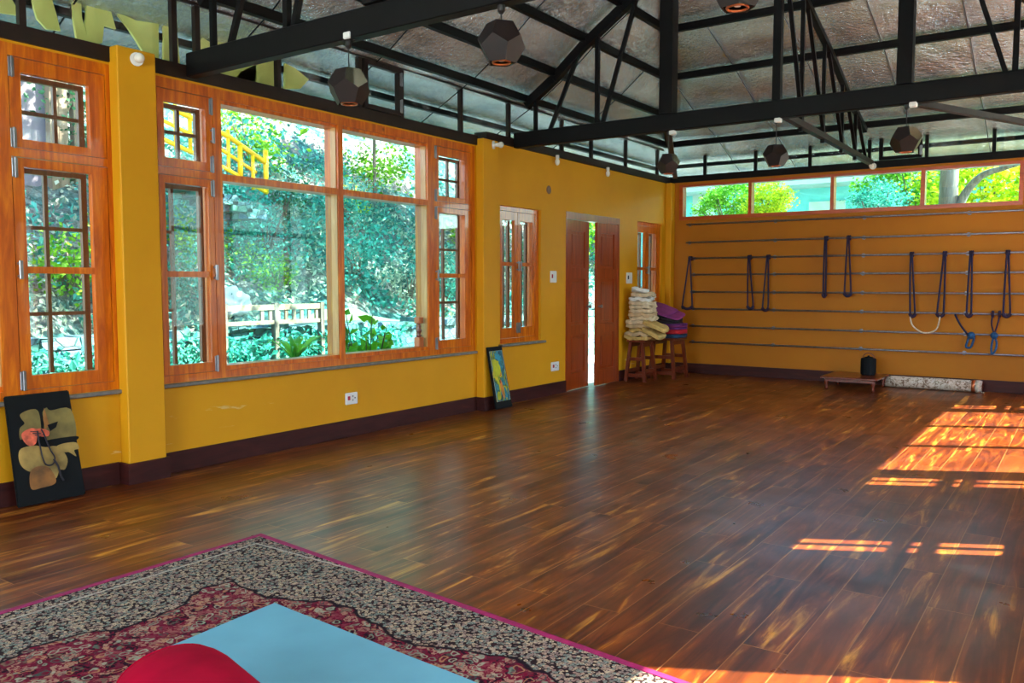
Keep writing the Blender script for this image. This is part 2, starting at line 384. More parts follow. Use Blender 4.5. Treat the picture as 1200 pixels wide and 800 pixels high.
# ------------------------------------------------------------ floor and walls
struct(obj('floor', BM(((XL-.22, YF-.2, -.12), (XR+.2, YB+.2, 0))), M['floor_boards']), 'glossy dark brown laminate board floor')
WT = .2
def wall(name, mapf, u0, u1, z0, z1, holes, mat, label):
    bm = bmesh.new(); holes = sorted(holes); u = u0
    us = [u0]
    for a, b, c_, d_ in holes:
        if a > u: box(bm, mapf(u, z0, 0), mapf(a, z1, WT))
        if c_ > z0: box(bm, mapf(a, z0, 0), mapf(b, c_, WT))
        if d_ < z1: box(bm, mapf(a, d_, 0), mapf(b, z1, WT))
        u = b
    if u < u1: box(bm, mapf(u, z0, 0), mapf(u1, z1, WT))
    return struct(obj(name, bm, mat), label)
mL = lambda u, z, d: (XL-d, u, z)
mR = lambda u, z, d: (XR+d, u, z)
mB = lambda u, z, d: (u, YB+d, z)
mF = lambda u, z, d: (u, YF-d, z)
W1 = (3.24, 6.80, .62, 2.69); W0 = (-.56, 3.0, .62, 2.69); W2 = (7.24, 8.04, .66, 2.14); D1 = (8.59, 9.97, 0, 2.17); W3 = (10.5, 11.3, .66, 2.17)
wall('wall_left', mL, YF, YB, 0, 2.72, [(a, b, c_, d_) for a, b, c_, d_ in (W0, W1)] + [W2, D1, W3], M['plaster'], 'mustard yellow plastered wall with the big windows')
struct(obj('wall_left_head', BM((mL(6.98, 2.72, 0), mL(YB, 2.775, WT))), M['plaster']))
WB = (-5.02, -.70, 2.235, 2.75)
wall('wall_back', mB, XL-WT, XR+WT, 0, 2.79, [WB], M['plaster_shaded'], 'yellow plastered end wall behind the rope rails, coloured darker for its shade')
RA = (6.5, 11.1, .62, 2.69); RS = (4.92, 5.33, .62, 2.14); RB = (.1, 3.6, .62, 2.69)
wall('wall_right', mR, YF, YB, 0, 2.75, [RB, RS, RA], M['plaster'], 'mustard yellow plastered wall on the sunny side')
wall('wall_front', mF, XL-WT, XR+WT, 0, 2.9, [(-4.6, -.1, .8, 2.6)], M['plaster'], 'mustard yellow plastered wall behind the viewer')
def pillar(y0, y1, xo, top, label):
    bm = BM(((XL-.0, y0, 0), (xo, y1, top))); bevel(bm, .006)
    return tag(obj('wall_pillar', bm, M['plaster'], origin=((XL+xo)/2, (y0+y1)/2, 0)), label, 'pillar')
pillar(2.97, 3.235, -5.08, 2.80, 'yellow square pillar between the two large windows, nearest the viewer')
pillar(6.82, 7.08, -5.085, 2.77, 'yellow square pillar between the large window and the small double window')
pillar(11.42, YB, -5.09, 2.775, 'slim yellow pillar in the far corner under the dark beam')
# skirting
bm = bmesh.new()
for a, b in ((YF, 2.95), (3.255, 6.8), (7.1, D1[0]), (D1[1], 11.40)): box(bm, (XL+.001, a, 0.001), (XL+.016, b, .143))
for a, b in ((2.97, 3.235), (6.82, 7.08), (11.42, YB)):
    box(bm, (XL+.001, a-.016, .001), (-5.08+.014, b+.016, .139))
struct(obj('baseboard_left', bm, M['skirting_laminate']), 'dark reddish laminate skirting under the left wall')
struct(obj('baseboard_back', BM(((-5.05, YB-.016, .001), (XR, YB-.001, .143))), M['skirting_laminate']), 'dark reddish laminate skirting under the end wall')
struct(obj('baseboard_right', BM(((XR-.016, YF, .001), (XR-.001, YB-.02, .143))), M['skirting_laminate']))

# dark steel ring beam on top of the walls
bm = bmesh.new(); box(bm, (XL-.14, YF, 2.705), (XL+.02, 6.83, 2.80)); box(bm, (XL-.14, 6.98, 2.78), (XL+.02, YB+.1, 2.865))
struct(obj('trim_1', bm, M['brown_steel']), 'dark brown steel beam along the top of the left wall')
struct(obj('trim_2', BM(((XL-.1, YB-.02, 2.785), (XR+.1, YB+.14, 2.875))), M['black_steel']), 'black steel beam along the top of the end wall')
struct(obj('trim_3', BM(((XR-.02, YF, 2.755), (XR+.14, YB, 2.85))), M['black_steel']))

# ------------------------------------------------------------ windows
def fbox(bm, mp, u0, u1, z0, z1, d0, d1): box(bm, mp(u0, z0, d0), mp(u1, z1, d1))
def hinge_bm(mp, u, z):
    bm = bmesh.new(); fbox(bm, mp, u-.017, u+.017, z-.055, z+.055, -.006, 0.0)
    fbox(bm, mp, u-.006, u+.006, z-.06, z+.06, -.018, -.004); bevel(bm, .002); return bm
def handle_bm(mp, u, z):
    bm = bmesh.new(); fbox(bm, mp, u-.01, u+.01, z+.03, z+.045, -.03, 0); fbox(bm, mp, u-.01, u+.01, z-.045, z-.03, -.03, 0)
    fbox(bm, mp, u-.011, u+.011, z-.055, z+.055, -.036, -.024); bevel(bm, .003); return bm
def sash(root, mp, u0, u1, z0, z1, stile, top, bot, vm=(), hm=(), front=(), mm=None, gl='plain_glass', mw=.022, hinges=None, hand=None, dep=.045, partial=None):
    wood_ = M['varnished_pine']
    bm = bmesh.new(); d0 = .004
    fbox(bm, mp, u0, u0+stile[0], z0, z1, d0, dep); fbox(bm, mp, u1-stile[1], u1, z0, z1, d0, dep)
    fbox(bm, mp, u0+stile[0], u1-stile[1], z1-top, z1, d0+.001, dep); fbox(bm, mp, u0+stile[0], u1-stile[1], z0, z0+bot, d0+.001, dep)
    s = part('sash', bm, wood_, root)
    a, b, c_, d_ = u0+stile[0], u1-stile[1], z0+bot, z1-top
    if front:
        bm = bmesh.new()
        for zc in front: fbox(bm, mp, a, b, zc-.02, zc+.02, .006, dep)
        part('glazing_bar', bm, wood_, s)
    bm = bmesh.new(); any_ = False
    for uc in vm: fbox(bm, mp, uc-mw/2, uc+mw/2, c_, d_, .075, .1); any_ = True
    for zc in hm: fbox(bm, mp, a, partial if partial else b, zc-mw/2, zc+mw/2, .076, .101); any_ = True
    if any_:    # set-back bars; brown colour and edge strips paint in the recess shade
        fbox(bm, mp, a, b, d_-.03, d_, .07, .1); fbox(bm, mp, b-.035, b, c_, d_, .0705, .1)
        part('outer_bars', bm, M['shaded_brown_wood'], s)
    bm = bmesh.new(); fbox(bm, mp, a, b, c_, d_, .05, .055); part('pane', bm, M[gl], s)
    if hinges:
        for hu, hz in hinges: part('hinge', hinge_bm(mp, hu, hz), M['steel'], s)
    if hand:
        for hu, hz in hand: part('handle', handle_bm(mp, hu, hz), M['steel'], s)
    return s
def big_window(name, mp, y0, label, rows=(1.64, 1.37, 1.12), gl='teal_haze_glass', sill=True):
    L = 3.56; r = empty(name, mp(y0+L/2, .62, 0)); struct(r, label)
    u = lambda v: y0+v
    bm = bmesh.new(); F = .16
    fbox(bm, mp, u(0), u(L), 2.62, 2.69, 0, F)
    fbox(bm, mp, u(0), u(L), .62, .672, 0, F)
    fbox(bm, mp, u(0), u(.055), .672, 2.62, 0, F); fbox(bm, mp, u(L-.055), u(L), .672, 2.62, 0, F)
    for a, b in ((.49, .56), (1.69, 1.745), (2.83, 2.925)): fbox(bm, mp, u(a), u(b), .672, 2.62, .001, F)
    for a, b in ((.055, .49), (.56, 1.69), (1.745, 2.83), (2.925, L-.055)): fbox(bm, mp, u(a), u(b), 2.045, 2.095, .002, F)
    for a, b in ((.56, 1.69), (1.745, 2.83)):
        fbox(bm, mp, u(a), u(b), .672, .705, .02, F); fbox(bm, mp, u(a), u(b), 2.595, 2.62, .02, F)
    part('frame', bm, M['varnished_pine'], r)
    for a, b in ((.56, 1.69), (1.745, 2.83)):
        for c_, d_ in ((.705, 2.045), (2.095, 2.595)):
            bm = bmesh.new(); fbox(bm, mp, u(a), u(b), c_, d_, .085, .091); part('pane', bm, M[gl if d_ < 2.3 else 'plain_glass'], r)
    bm = bmesh.new()
    for b in (1.69, 2.83):
        fbox(bm, mp, u(b)-.008, u(b), .705, 2.045, .012, .084); fbox(bm, mp, u(b)-.008, u(b), 2.095, 2.595, .022, .084)
    part('jamb_strip', bm, M['tan_wood'], r)  # paler tan strips on the mullion sides
    # left casements
    a, b = u(.06), u(.487)
    sash(r, mp, a, b, 2.10, 2.615, (.05, .055), .08, .06, vm=[(a+b)/2-.01], hm=[2.345], hinges=[(b-.012, 2.555), (b-.012, 2.15)], hand=[(b-.015, 2.35)])
    sash(r, mp, a, b, .675, 2.04, (.045, .045), .05, .065, vm=[a+.14], hm=(1.66, 1.12), front=[1.37], partial=a+.14, hinges=[(b-.012, 1.98), (b-.012, .73)], hand=[(b-.012, 1.385)])
    a, b = u(2.93), u(L-.06)
    sash(r, mp, a, b, 2.10, 2.615, (.065, .1), .08, .05, vm=[(a+b)/2+.01], hm=[2.32], hinges=[(a+.012, 2.555), (a+.012, 2.15)])
    sash(r, mp, a, b, .675, 2.04, (.065, .1), .05, .08, vm=[a+.22], hm=rows[:1]+rows[2:], front=[1.385], hinges=[(a+.012, 1.98), (a+.012, .73)], hand=[(a+.012, 1.385)])
    if sill:
        bm = bmesh.new(); fbox(bm, mp, u(.0), u(L), .592, .618, -.035, .1); bevel(bm, .005); part('sill', bm, M['sill_stone'], r)
    return r
big_window('window_1', mL, W1[0], 'large orange pine window with yellow stair rail seen through it')
big_window('window_2', mL, W0[0], 'large orange pine window at the left edge of the picture')
def small_window(name, mp, q, label, mats='varnished_pine'):
    a, b, c_, d_ = q; r = struct(empty(name, mp((a+b)/2, c_, 0)), label)
    bm = bmesh.new(); fr = .05
    fbox(bm, mp, a, b, d_-fr, d_, .03, .17); fbox(bm, mp, a, b, c_, c_+fr, .03, .17)
    fbox(bm, mp, a, a+.03, c_+fr, d_-fr, .03, .17); fbox(bm, mp, b-.07, b, c_+fr, d_-fr, .03, .17)
    part('frame', bm, M[mats], r)
    ms = lambda u, z, d: mp(u, z, d+.03)
    mid = (a+b-.04)/2
    for x0, x1, hu in ((a+.032, mid-.003, mid-.02), (mid+.003, b-.072, mid+.025)):
        s = sash(r, ms, x0, x1, c_+fr+.004, d_-fr-.004, (.055, .055), .09, .11, vm=[(x0+x1)/2+.01], hm=(), front=[c_+.86], hand=[(hu, c_+.84)], hinges=[(hu, c_+.16)])
    bm = bmesh.new(); fbox(bm, mp, a-.03, b+.05, c_-.028, c_-.002, -.05, .1); bevel(bm, .005); part('sill', bm, M['sill_stone'], r)
    return r
small_window('window_3', mL, W2, 'narrow double casement window beside the door')
small_window('window_4', mL, W3, 'narrow double casement window in the far corner above the stools')

# end-wall ribbon window
r = struct(empty('window_5', mB(-2.86, 2.235, 0)), 'long low ribbon window above the rope rails, four panes'); mp = mB
bm = bmesh.new(); F = .12; a0, a1 = WB[0], WB[1]
fbox(bm, mp, a0, a1, 2.235, 2.285, -.01, F); fbox(bm, mp, a0, a1, 2.715, 2.75, -.01, F)
ms_ = [(-5.02, -4.965), (-3.99, -3.945), (-2.885, -2.84), (-1.80, -1.75), (-.745, -.70)]
for a, b in ms_: fbox(bm, mp, a, b, 2.285, 2.715, -.009, F)
part('frame', bm, M['pine_crosswise'], r)
for (q, a), (b, q2) in zip(ms_, ms_[1:]):
    bm = bmesh.new(); fbox(bm, mp, a, b, 2.285, 2.715, .06, .066); part('pane', bm, M['teal_haze_glass'], r)

# right-wall windows (the sun comes through these)
def right_window(name, q, casements, fixed, label):
    r = struct(empty(name, mR((q[0]+q[1])/2, q[2], 0)), label); bm = bmesh.new(); mp = mR
    solid = []; a = q[0]
    for c0, c1 in sorted(casements+fixed): solid.append((a, c0)); a = c1
    solid.append((a, q[1]))
    for s0, s1 in solid: fbox(bm, mp, s0, s1, q[2], q[3], 0, .12)
    for c0, c1 in casements+fixed:
        fbox(bm, mp, c0, c1, q[2], q[2]+.07, 0, .12); fbox(bm, mp, c0, c1, q[3]-.07, q[3], 0, .12)
        if q[3] > 2.4: fbox(bm, mp, c0, c1, 2.03 if (c0, c1) in casements else 2.07, 2.14, 0, .12)
    for c0, c1 in casements:
        for z0, z1 in ((1.45, 1.51), (1.31, 1.36), (.90, .96)): fbox(bm, mp, c0, c1, z0, z1, .04, .08)
        m_ = c0+(c1-c0)*.52; fbox(bm, mp, m_-.014, m_+.014, q[2], q[3], .04, .08)
    part('frame', bm, M['varnished_pine'], r)
    bm = bmesh.new(); fbox(bm, mp, q[0]+.05, q[1]-.05, q[2]+.05, q[3]-.05, .09, .094); part('pane', bm, M['plain_glass'], r)
right_window('window_6', RA, [(6.60, 6.90), (10.65, 10.98)], [(7.14, 8.20), (8.24, 9.33), (9.39, 10.42)], 'large pine window on the sunny side')
right_window('window_7', RS, [(4.99, 5.25)], [], 'narrow pine casement on the sunny side')
right_window('window_8', RB, [(.2, .5)], [(.74, 1.8), (1.84, 2.6), (2.66, 3.5)], 'large pine window on the sunny side near the viewer')
r = struct(empty('window_9', mF(-2.35, .8, 0)), 'wide window behind the viewer')
bm = bmesh.new()
for a, b in ((-4.6, -4.54), (-3.1, -3.05), (-1.65, -1.6), (-.16, -.1)): fbox(bm, mF, a, b, .8, 2.6, 0, .12)
fbox(bm, mF, -4.54, -.16, .8, .87, .001, .12); fbox(bm, mF, -4.54, -.16, 2.53, 2.6, .001, .12); part('frame', bm, M['varnished_pine'], r)
bm = bmesh.new(); fbox(bm, mF, -4.54, -.16, .87, 2.53, .06, .065); part('pane', bm, M['plain_glass'], r)

# clerestory glazing strips between beam and roof
def clerestory(name, mp, u0, u1, zb, zt, mull, sashes, label, mat='brown_steel'):
    r = struct(empty(name, mp((u0+u1)/2, zb, .05)), label); bm = bmesh.new()
    fbox(bm, mp, u0, u1, zt, zt+.045, .0, .07)
    for mu in mull: fbox(bm, mp, mu-.02, mu+.02, zb, zt, .02, .06)
    part('frame', bm, M[mat], r)
    edges = [u0]+list(mull)+[u1]
    for a, b in zip(edges, edges[1:]):
        if b-a < .1: continue
        bm = bmesh.new(); fbox(bm, mp, a+.02, b-.02, zb, zt, .05, .054); part('pane', bm, M['blue_glass'], r)
    for a, b in sashes:
        bm = bmesh.new()
        fbox(bm, mp, a, b, zb+.015, zb+.055, 0, .045); fbox(bm, mp, a, b, zt-.045, zt-.005, 0, .045)
        fbox(bm, mp, a, a+.045, zb+.055, zt-.045, 0, .045); fbox(bm, mp, b-.045, b, zb+.055, zt-.045, 0, .045)
        s = part('opening_frame', bm, M[mat], r)
        for zz in (zb+.1, zt-.1): part('hinge', hinge_bm(mp, b-.01, zz), M['steel'], s)
clerestory('window_10', mL, YF, YB, 2.80, 3.235, [.4, 1.4, 2.47, 3.46, 3.64, 4.35, 5.22, 5.75, 6.62, 7.45, 8.55, 9.26, 10.2, 11.2], [(5.25, 5.72)], 'glass strip above the left wall beam under the foil roof')
clerestory('window_11', mB, XL, XR, 2.87, 3.265, [-4.65, -3.91, -3.17, -2.42, -1.75, -1.02, -.3], [(-2.3, -1.8)], 'glass strip above the end wall beam under the foil roof', 'black_steel')
clerestory('window_12', mR, YF, YB, 2.85, 3.235, [.4, 1.4, 2.4, 3.4, 4.4, 5.4, 6.4, 7.4, 8.4, 9.4, 10.4], [], 'glass strip above the sunny wall')

# ------------------------------------------------------------ roof
XC = -2.35
LX = [(-5.86, 2.90), (-5.02, 3.33), (-4.67, 3.56), (-4.31, 3.85), (-3.90, 4.12), (-3.35, 4.51), (-2.8, 4.90), (XC, 5.22)]
BY = [12.25, 11.09, 10.30, 9.51, 8.58, 7.3, 6.05, 5.1]
def sheet(bm, rows):
    vr = [[bm.verts.new(p) for p in r_] for r_ in rows]
    for A, B in zip(vr, vr[1:]):
        for i in range(len(A)-1): bm.faces.new((A[i], A[i+1], B[i+1], B[i]))
bm = bmesh.new()
NY = 14
sheet(bm, [[(x, YF-.7+(BY[i]-(YF-.7))*k/NY, z) for k in range(NY+1)] for i, (x, z) in enumerate(LX)])
sheet(bm, [[(2*XC-x, YF-.7+(BY[i]-(YF-.7))*k/NY, z) for k in range(NY+1)] for i, (x, z) in enumerate(LX)])
sheet(bm, [[(x+(2*XC-2*x)*k/NY, BY[i], z) for k in range(NY+1)] for i, (x, z) in enumerate(LX)])
bmesh.ops.remove_doubles(bm, verts=bm.verts, dist=.002)
bmesh.ops.subdivide_edges(bm, edges=list(bm.edges), cuts=3, use_grid_fill=True)
me = bpy.data.meshes.new('ceiling'); bmesh.ops.recalc_face_normals(bm, faces=bm.faces)
# foil sags a little between the purlins
for v in bm.verts: v.co.z += .012*noise.noise(v.co*1.7)
bm.to_mesh(me); bm.free()
ro = link('ceiling', me, [M['foil'], M['grey_metal_sheet']]); struct(ro, 'hipped roof lined with crinkled silver foil')
sm = ro.modifiers.new('thick', 'SOLIDIFY'); sm.thickness = .03; sm.offset = 1 if False else 1; sm.material_offset = 0
for p in me.polygons: p.use_smooth = True
# front gable closing the roof
bm = bmesh.new(); prism(bm, [(x, YF-.01, z-.02) for x, z in LX[1:]]+[(2*XC-x, YF-.01, z-.02) for x, z in LX[1:-1][::-1]]+[(XR+.15, YF-.01, 2.85), (XL-.15, YF-.01, 2.85)], (0, -.1, 0))
struct(obj('wall_front_gable', bm, M['plaster']))

# purlins
def purlin(p, q, label, grp, w_=.05, h_=.07, mat='black_steel'):
    bm = bmesh.new(); bar(bm, p, q, w_, h_); c_ = (Vector(p)+Vector(q))/2
    return tag(obj('roof_purlin', bm, M[mat], origin=c_), label, 'roof beam', grp)
names = ['lowest', 'second lowest', 'third from the bottom', 'fourth from the bottom', 'fifth from the bottom', 'topmost']
for i in range(1, 7):
    x, z = LX[i]; y = BY[i]; zz = z-.065
    if i < 6:
        purlin((x, YF, zz), (x, y, zz), f'dark steel purlin under the window-side roof slope, {names[i-1]} of its slope', 'roof purlins on the window side', .05, .075)
        purlin((x+.02, y, zz), (2*XC-x-.02, y, zz), f'dark steel purlin under the end roof slope, {names[i-1]} of its slope', 'roof purlins over the end wall', .05, .075)
        purlin((2*XC-x, YF, zz), (2*XC-x, y, zz), f'dark steel purlin under the sunny roof slope, {names[i-1]} of its slope', 'roof purlins on the sunny side', .05, .075)
# outside eave purlins, seen through the glass strips
for x, z, nm in ((-5.48, 3.04, 'inner'), (-5.76, 2.90, 'outer')):
    yy = 12.1 if nm == 'outer' else 11.7
    purlin((x, YF, z), (x, yy, z), f'steel eave purlin outside the left glass strip, {nm} one', 'eave purlins outside', .05, .05)
    purlin((x, yy, z), (2*XC-x, yy, z), f'steel eave purlin outside the far glass strip, {nm} one', 'eave purlins outside', .05, .05)
# hip rafters
for s, nm in ((1, 'left'), (-1, 'right')):
    bm = bmesh.new()
    for i in range(1, 7):
        x0, z0 = LX[i]; x1, z1 = LX[i+1]
        if s < 0: x0, x1 = 2*XC-x0, 2*XC-x1
        bar(bm, (x0, BY[i], z0-.06), (x1, BY[i+1], z1-.06), .06, .1)
    tag(obj('hip_rafter', bm, M['black_steel'], origin=(LX[1][0] if s > 0 else 2*XC-LX[1][0], BY[1], LX[1][1])), f'dark steel hip rafter rising from the far {nm} corner', 'roof beam')
# thin seams / holding wires across the foil
def wire(pts, label, grp, wm='black_steel'):
    bm = bmesh.new(); tube(bm, pts, .006, 5); tag(obj('foil_wire', bm, M[wm], origin=pts[0]), label, 'wire', grp)
def zL(x):
    for (a, za), (b, zb) in zip(LX, LX[1:]):
        if a <= x <= b: return za+(zb-za)*(x-a)/(b-a)
for k, y in enumerate((1.6, 2.9, 4.15, 5.4, 6.6, 7.8, 9.0)):
    pts = [(x, y, z-.02) for x, z in LX if True]
    pts = [p for p, yb in zip(pts, BY) if yb > y]
    if len(pts) > 2: wire(pts, 'dark wire holding the foil of the window-side slope, '+('nearest the viewer', 'second from the viewer', 'third from the viewer', 'middle one', 'third from the far corner', 'second from the far corner', 'nearest the far corner')[k], 'foil wires, window side')
for k, x in enumerate((-4.3, -3.5, -2.7, -1.9, -1.1)):
    pts = [(x, y, z-.02) for (xx, z), y in zip(LX, BY) if xx < x < 2*XC-xx]
    if len(pts) > 2: wire(pts, 'pale wire holding the foil of the end slope, '+('leftmost', 'second from the left', 'middle one', 'fourth from the left', 'rightmost')[k], 'foil wires, end slope', 'galvanised')

# ------------------------------------------------------------ trusses
def truss(y, zc, label, right=True):
    t_ = thing('roof_truss', (XC, y, zc), label, 'roof truss')
    bs = M['black_steel']
    bm = BM(((XL+.02, y-.04, zc), (XR-.02, y+.04, zc+.16))); bevel(bm, .006); part('bottom_chord', bm, bs, t_)
    off = -.13
    for s in (1, -1):
        bm = bmesh.new()
        pts = [(x if s > 0 else 2*XC-x, z+off) for x, z in LX[1:]]
        pts = [((-5.40 if s > 0 else 2*XC+5.40), 3.06)]+pts if False else pts
        for (a, za), (b, zb) in zip(pts, pts[1:]): bar(bm, (a, y, za), (b, y, zb+0), .07, .09)
        part('top_chord', bm, bs, t_)
        X_ = lambda v: v if s > 0 else 2*XC-v
        for px_, wd in ((-4.9, .035), (-4.16, .04), (-3.39, .13 if s > 0 else .115)):
            bm = bmesh.new(); ztop = zL(px_)+off
            box(bm, (X_(px_)-wd/2, y-wd/2, zc+.16), (X_(px_)+wd/2, y+wd/2, ztop)); part('post', bm, bs, t_)
        for a, b in ((-4.72, -4.36), (-4.1, -3.72)):
            bm = bmesh.new(); bar(bm, (X_(a), y, zc+.15), (X_(b), y, zL(b)+off), .035, .035); part('brace', bm, bs, t_)
    bm = bmesh.new(); box(bm, (XC-.035, y-.035, zc+.16), (XC+.035, y+.035, 5.1)); part('post', bm, bs, t_)
    return t_
truss(7.5, 2.76, 'dark steel roof truss spanning the room farther from the viewer')
truss(3.55, 2.72, 'dark steel roof truss spanning the room nearest the viewer')
# half truss from the middle of the far truss to the end wall
t_ = thing('roof_truss', (XC-.03, 9.5, 2.84), 'dark steel half truss running from the far truss to the end wall', 'roof truss')
xh = -2.38; bm = bmesh.new(); bar(bm, (xh, 7.55, 2.85), (xh, YB-.02, 2.85), .06, .06); part('bottom_chord', bm, M['pale_tube'] if 'pale_tube' in M else M['brown_steel'], t_)
bm = bmesh.new()
for (y0, z0), (y1, z1) in zip(list(zip(BY, [z for x, z in LX]))[1:6], list(zip(BY, [z for x, z in LX]))[2:6]): bar(bm, (xh, y0, z0-.13), (xh, y1, z1-.13), .06, .06)
part('top_chord', bm, M['black_steel'], t_)
def zB(y):
    for (a, b, za, zb) in zip(BY, BY[1:], [z for x, z in LX], [z for x, z in LX[1:]]):
        if b <= y <= a: return za+(zb-za)*(a-y)/(a-b)
for y in (8.35, 9.15, 9.95, 10.6):
    bm = bmesh.new(); box(bm, (xh-.018, y-.018, 2.78), (xh+.018, y+.018, zB(y)-.13)); part('post', bm, M['black_steel'], t_)
for y0, y1 in ((8.4, 7.75), (9.2, 8.5), (10.0, 9.3), (10.65, 10.1), (11.2, 10.7)):
    bm = bmesh.new(); bar(bm, (xh, y0, 2.86), (xh, y1, zB(y1)-.13), .035, .035); part('brace', bm, M['black_steel'], t_)
# diagonal ties in the far corners
for s, nm in ((1, 'left'), (-1, 'right')):
    a = (-3.39, 7.5, 2.79); b = (-4.98, 11.3, 2.84)
    if s < 0: a, b = (2*XC-a[0], a[1], a[2]), (2*XC-b[0], b[1], b[2])
    bm = bmesh.new(); bar(bm, a, b, .06, .05)
    tag(obj('corner_tie', bm, M['brown_steel'], origin=a), f'brown steel tie tube from the far truss to the far {nm} corner', 'roof beam')

# ------------------------------------------------------------ door
r = struct(empty('door_1', (XL, 9.28, 0)), 'double panelled wooden door standing slightly open')
bm = bmesh.new(); fbox(bm, mL, D1[0], D1[1], 2.085, 2.17, -.005, .12); fbox(bm, mL, D1[0], D1[0]+.035, 0, 2.085, -.004, .12); fbox(bm, mL, D1[1]-.045, D1[1], 0, 2.085, -.004, .12)
part('frame', bm, M['door_wood'], r)
def leaf(hy, sgn, ang, wd=.645):
    z0, z1 = .008, 2.08; th = .035
    bm = bmesh.new(); st = .11
    rails = [(z0, z0+.20), (.68, .80), (1.37, 1.5), (z1-.13, z1)]
    box(bm, (0, 0, z0), (th, st, z1)); box(bm, (0, wd-st, z0), (th, wd, z1))
    for a, b in rails: box(bm, (.0005, st, a), (th-.0005, wd-st, b))
    d_ = obj('leaf', bm, M['door_wood'], r)
    for (a, b), (c_, e_) in zip(rails, rails[1:]):
        bm = bmesh.new(); box(bm, (.010, st, b), (.018, wd-st, c_)); vs_ = box(bm, (.004, st+.04, b+.04), (.026, wd-st-.04, c_-.04)); bevel(bm, .004)
        obj('panel', bm, M['door_wood'], d_)
    bm = bmesh.new(); lathe(bm, [(.012, 0), (.012, .03), (.022, .036), (.02, .055), (.004, .06)], (th, wd-.05, 1.02), 12, 'x'); obj('knob', bm, M['steel'], d_)
    d_.location = Vector((XL-.035 - XL, hy-9.28, 0)); d_.rotation_euler = (0, 0, ang)
    if sgn < 0: d_.scale = (1, -1, 1)
leaf(D1[0]+.037, 1, math.radians(5.0), .62)
leaf(D1[1]-.047, -1, math.radians(3.0), .62)

# ------------------------------------------------------------ wall fittings
def switch(y0, y1, z0, z1, label, red=True, name='light_switch', cat='switch', rockers=1):
    t_ = thing(name, (XL, (y0+y1)/2, (z0+z1)/2), label, cat)
    bm = BM(((XL-.001, y0, z0), (XL+.012, y1, z1))); bevel(bm, .004, 2); part('cover_plate', bm, M['white_plastic'], t_)
    h_ = z1-z0; w_ = y1-y0
    bm = BM(((XL+.01, y0+w_*.16, z0+h_*.38), (XL+.018, y0+w_*.34, z0+h_*.72))); bevel(bm, .002); part('rocker', bm, M['red_plastic' if red else 'dark_plastic'], t_)
    if rockers > 1:
        bm = bmesh.new()
        for k in range(3): lathe(bm, [(.006, 0), (.006, .003)], (XL+.0115, y0+w_*(.58+.18*(k % 2)), z0+h_*(.35+.17*k)), 8, 'x')
        part('socket_holes', bm, M['dark_plastic'], t_)
switch(8.235, 8.37, 1.32, 1.455, 'white square switch plate on the wall between small window and door')
switch(10.17, 10.34, 1.31, 1.46, 'white square switch plate on the wall between door and corner window', False)
switch(8.26, 8.43, .28, .385, 'small white power socket low on the wall beside the door', name='power_socket', cat='socket', rockers=2)
switch(4.97, 5.11, .275, .375, 'white power socket low on the wall under the large window', name='power_socket', cat='socket', rockers=2)
bm = bmesh.new(); lathe(bm, [(.045, 0), (.05, .006), (.03, .012)], (XL, 8.2, 2.385), 14, 'x'); bm2 = bm
tag(obj('junction_hole', bm, M['shaded_brown_wood'], origin=(XL, 8.2, 2.385)), 'small round brown cover high on the wall above the switch', 'cover')
def bulb(loc, d, label, double=False):
    t_ = thing('bulb_holder', loc, label, 'light bulb'); d = Vector(d).normalized(); q = Vector(loc)
    bm = bmesh.new(); tube(bm, [q, q+d*.02], .042, 16); part('base_plate', bm, M['white_plastic'], t_, )
    bm = bmesh.new(); tube(bm, [q+d*.02, q+d*.06], .02, 12); part('socket', bm, M['white_plastic'], t_)
    bm = bmesh.new(); bmesh.ops.create_uvsphere(bm, u_segments=16, v_segments=10, radius=.032); bmesh.ops.translate(bm, verts=bm.verts, vec=q+d*.085)
    part('bulb', bm, M['bulb_glass'], t_, True)
bulb((-5.08, 3.10, 2.735), (1, -.35, -.1), 'white bulb holder near the top of the nearest yellow pillar')
bulb((-5.085, 6.98, 2.72), (1, .5, 0), 'white bulb holder on top of the pillar beside the far truss')
def dangler(loc, label):
    t_ = thing('bulb_holder', loc, label, 'light bulb'); q = Vector(loc)
    bm = bmesh.new(); lathe(bm, [(.02, .0), (.022, -.03), (.018, -.04)], q, 12); part('socket', bm, M['white_plastic'], t_)
    bm = bmesh.new(); lathe(bm, [(.014, -.04), (.026, -.06), (.028, -.085), (.018, -.11), (.004, -.118)], q, 12); part('bulb', bm, M['bulb_glass'], t_, True)
dangler((XL+.045, 8.32, 2.79), 'small white bulb hanging under the left beam, nearer to the truss')
dangler((XL+.045, 9.55, 2.79), 'small white bulb hanging under the left beam, nearer to the far corner')
bulb((-2.36, YB-.03, 2.81), (.0, -1, -.05), 'round white bulb where the middle tie meets the end wall beam')
for loc, lab in (((-3.60, 3.51, 2.76), 'white junction box on the near truss by the leftmost pendant lamp'), ((-3.33, 7.46, 2.76), 'white junction box under the far truss beside the left post'),
                 ((-2.33, 7.46, 2.765), 'white junction box under the middle of the far truss'), ((-1.24, 7.46, 2.77), 'white junction box under the far truss beside the right post')):
    t_ = tag(obj('junction_box', (lambda b: (bevel(b, .006), b)[1])(BM((Vector(loc)+Vector((-.028, -.01, -.04)), Vector(loc)+Vector((.028, .05, -.002))))), M['white_plastic'], origin=loc), lab, 'junction box')

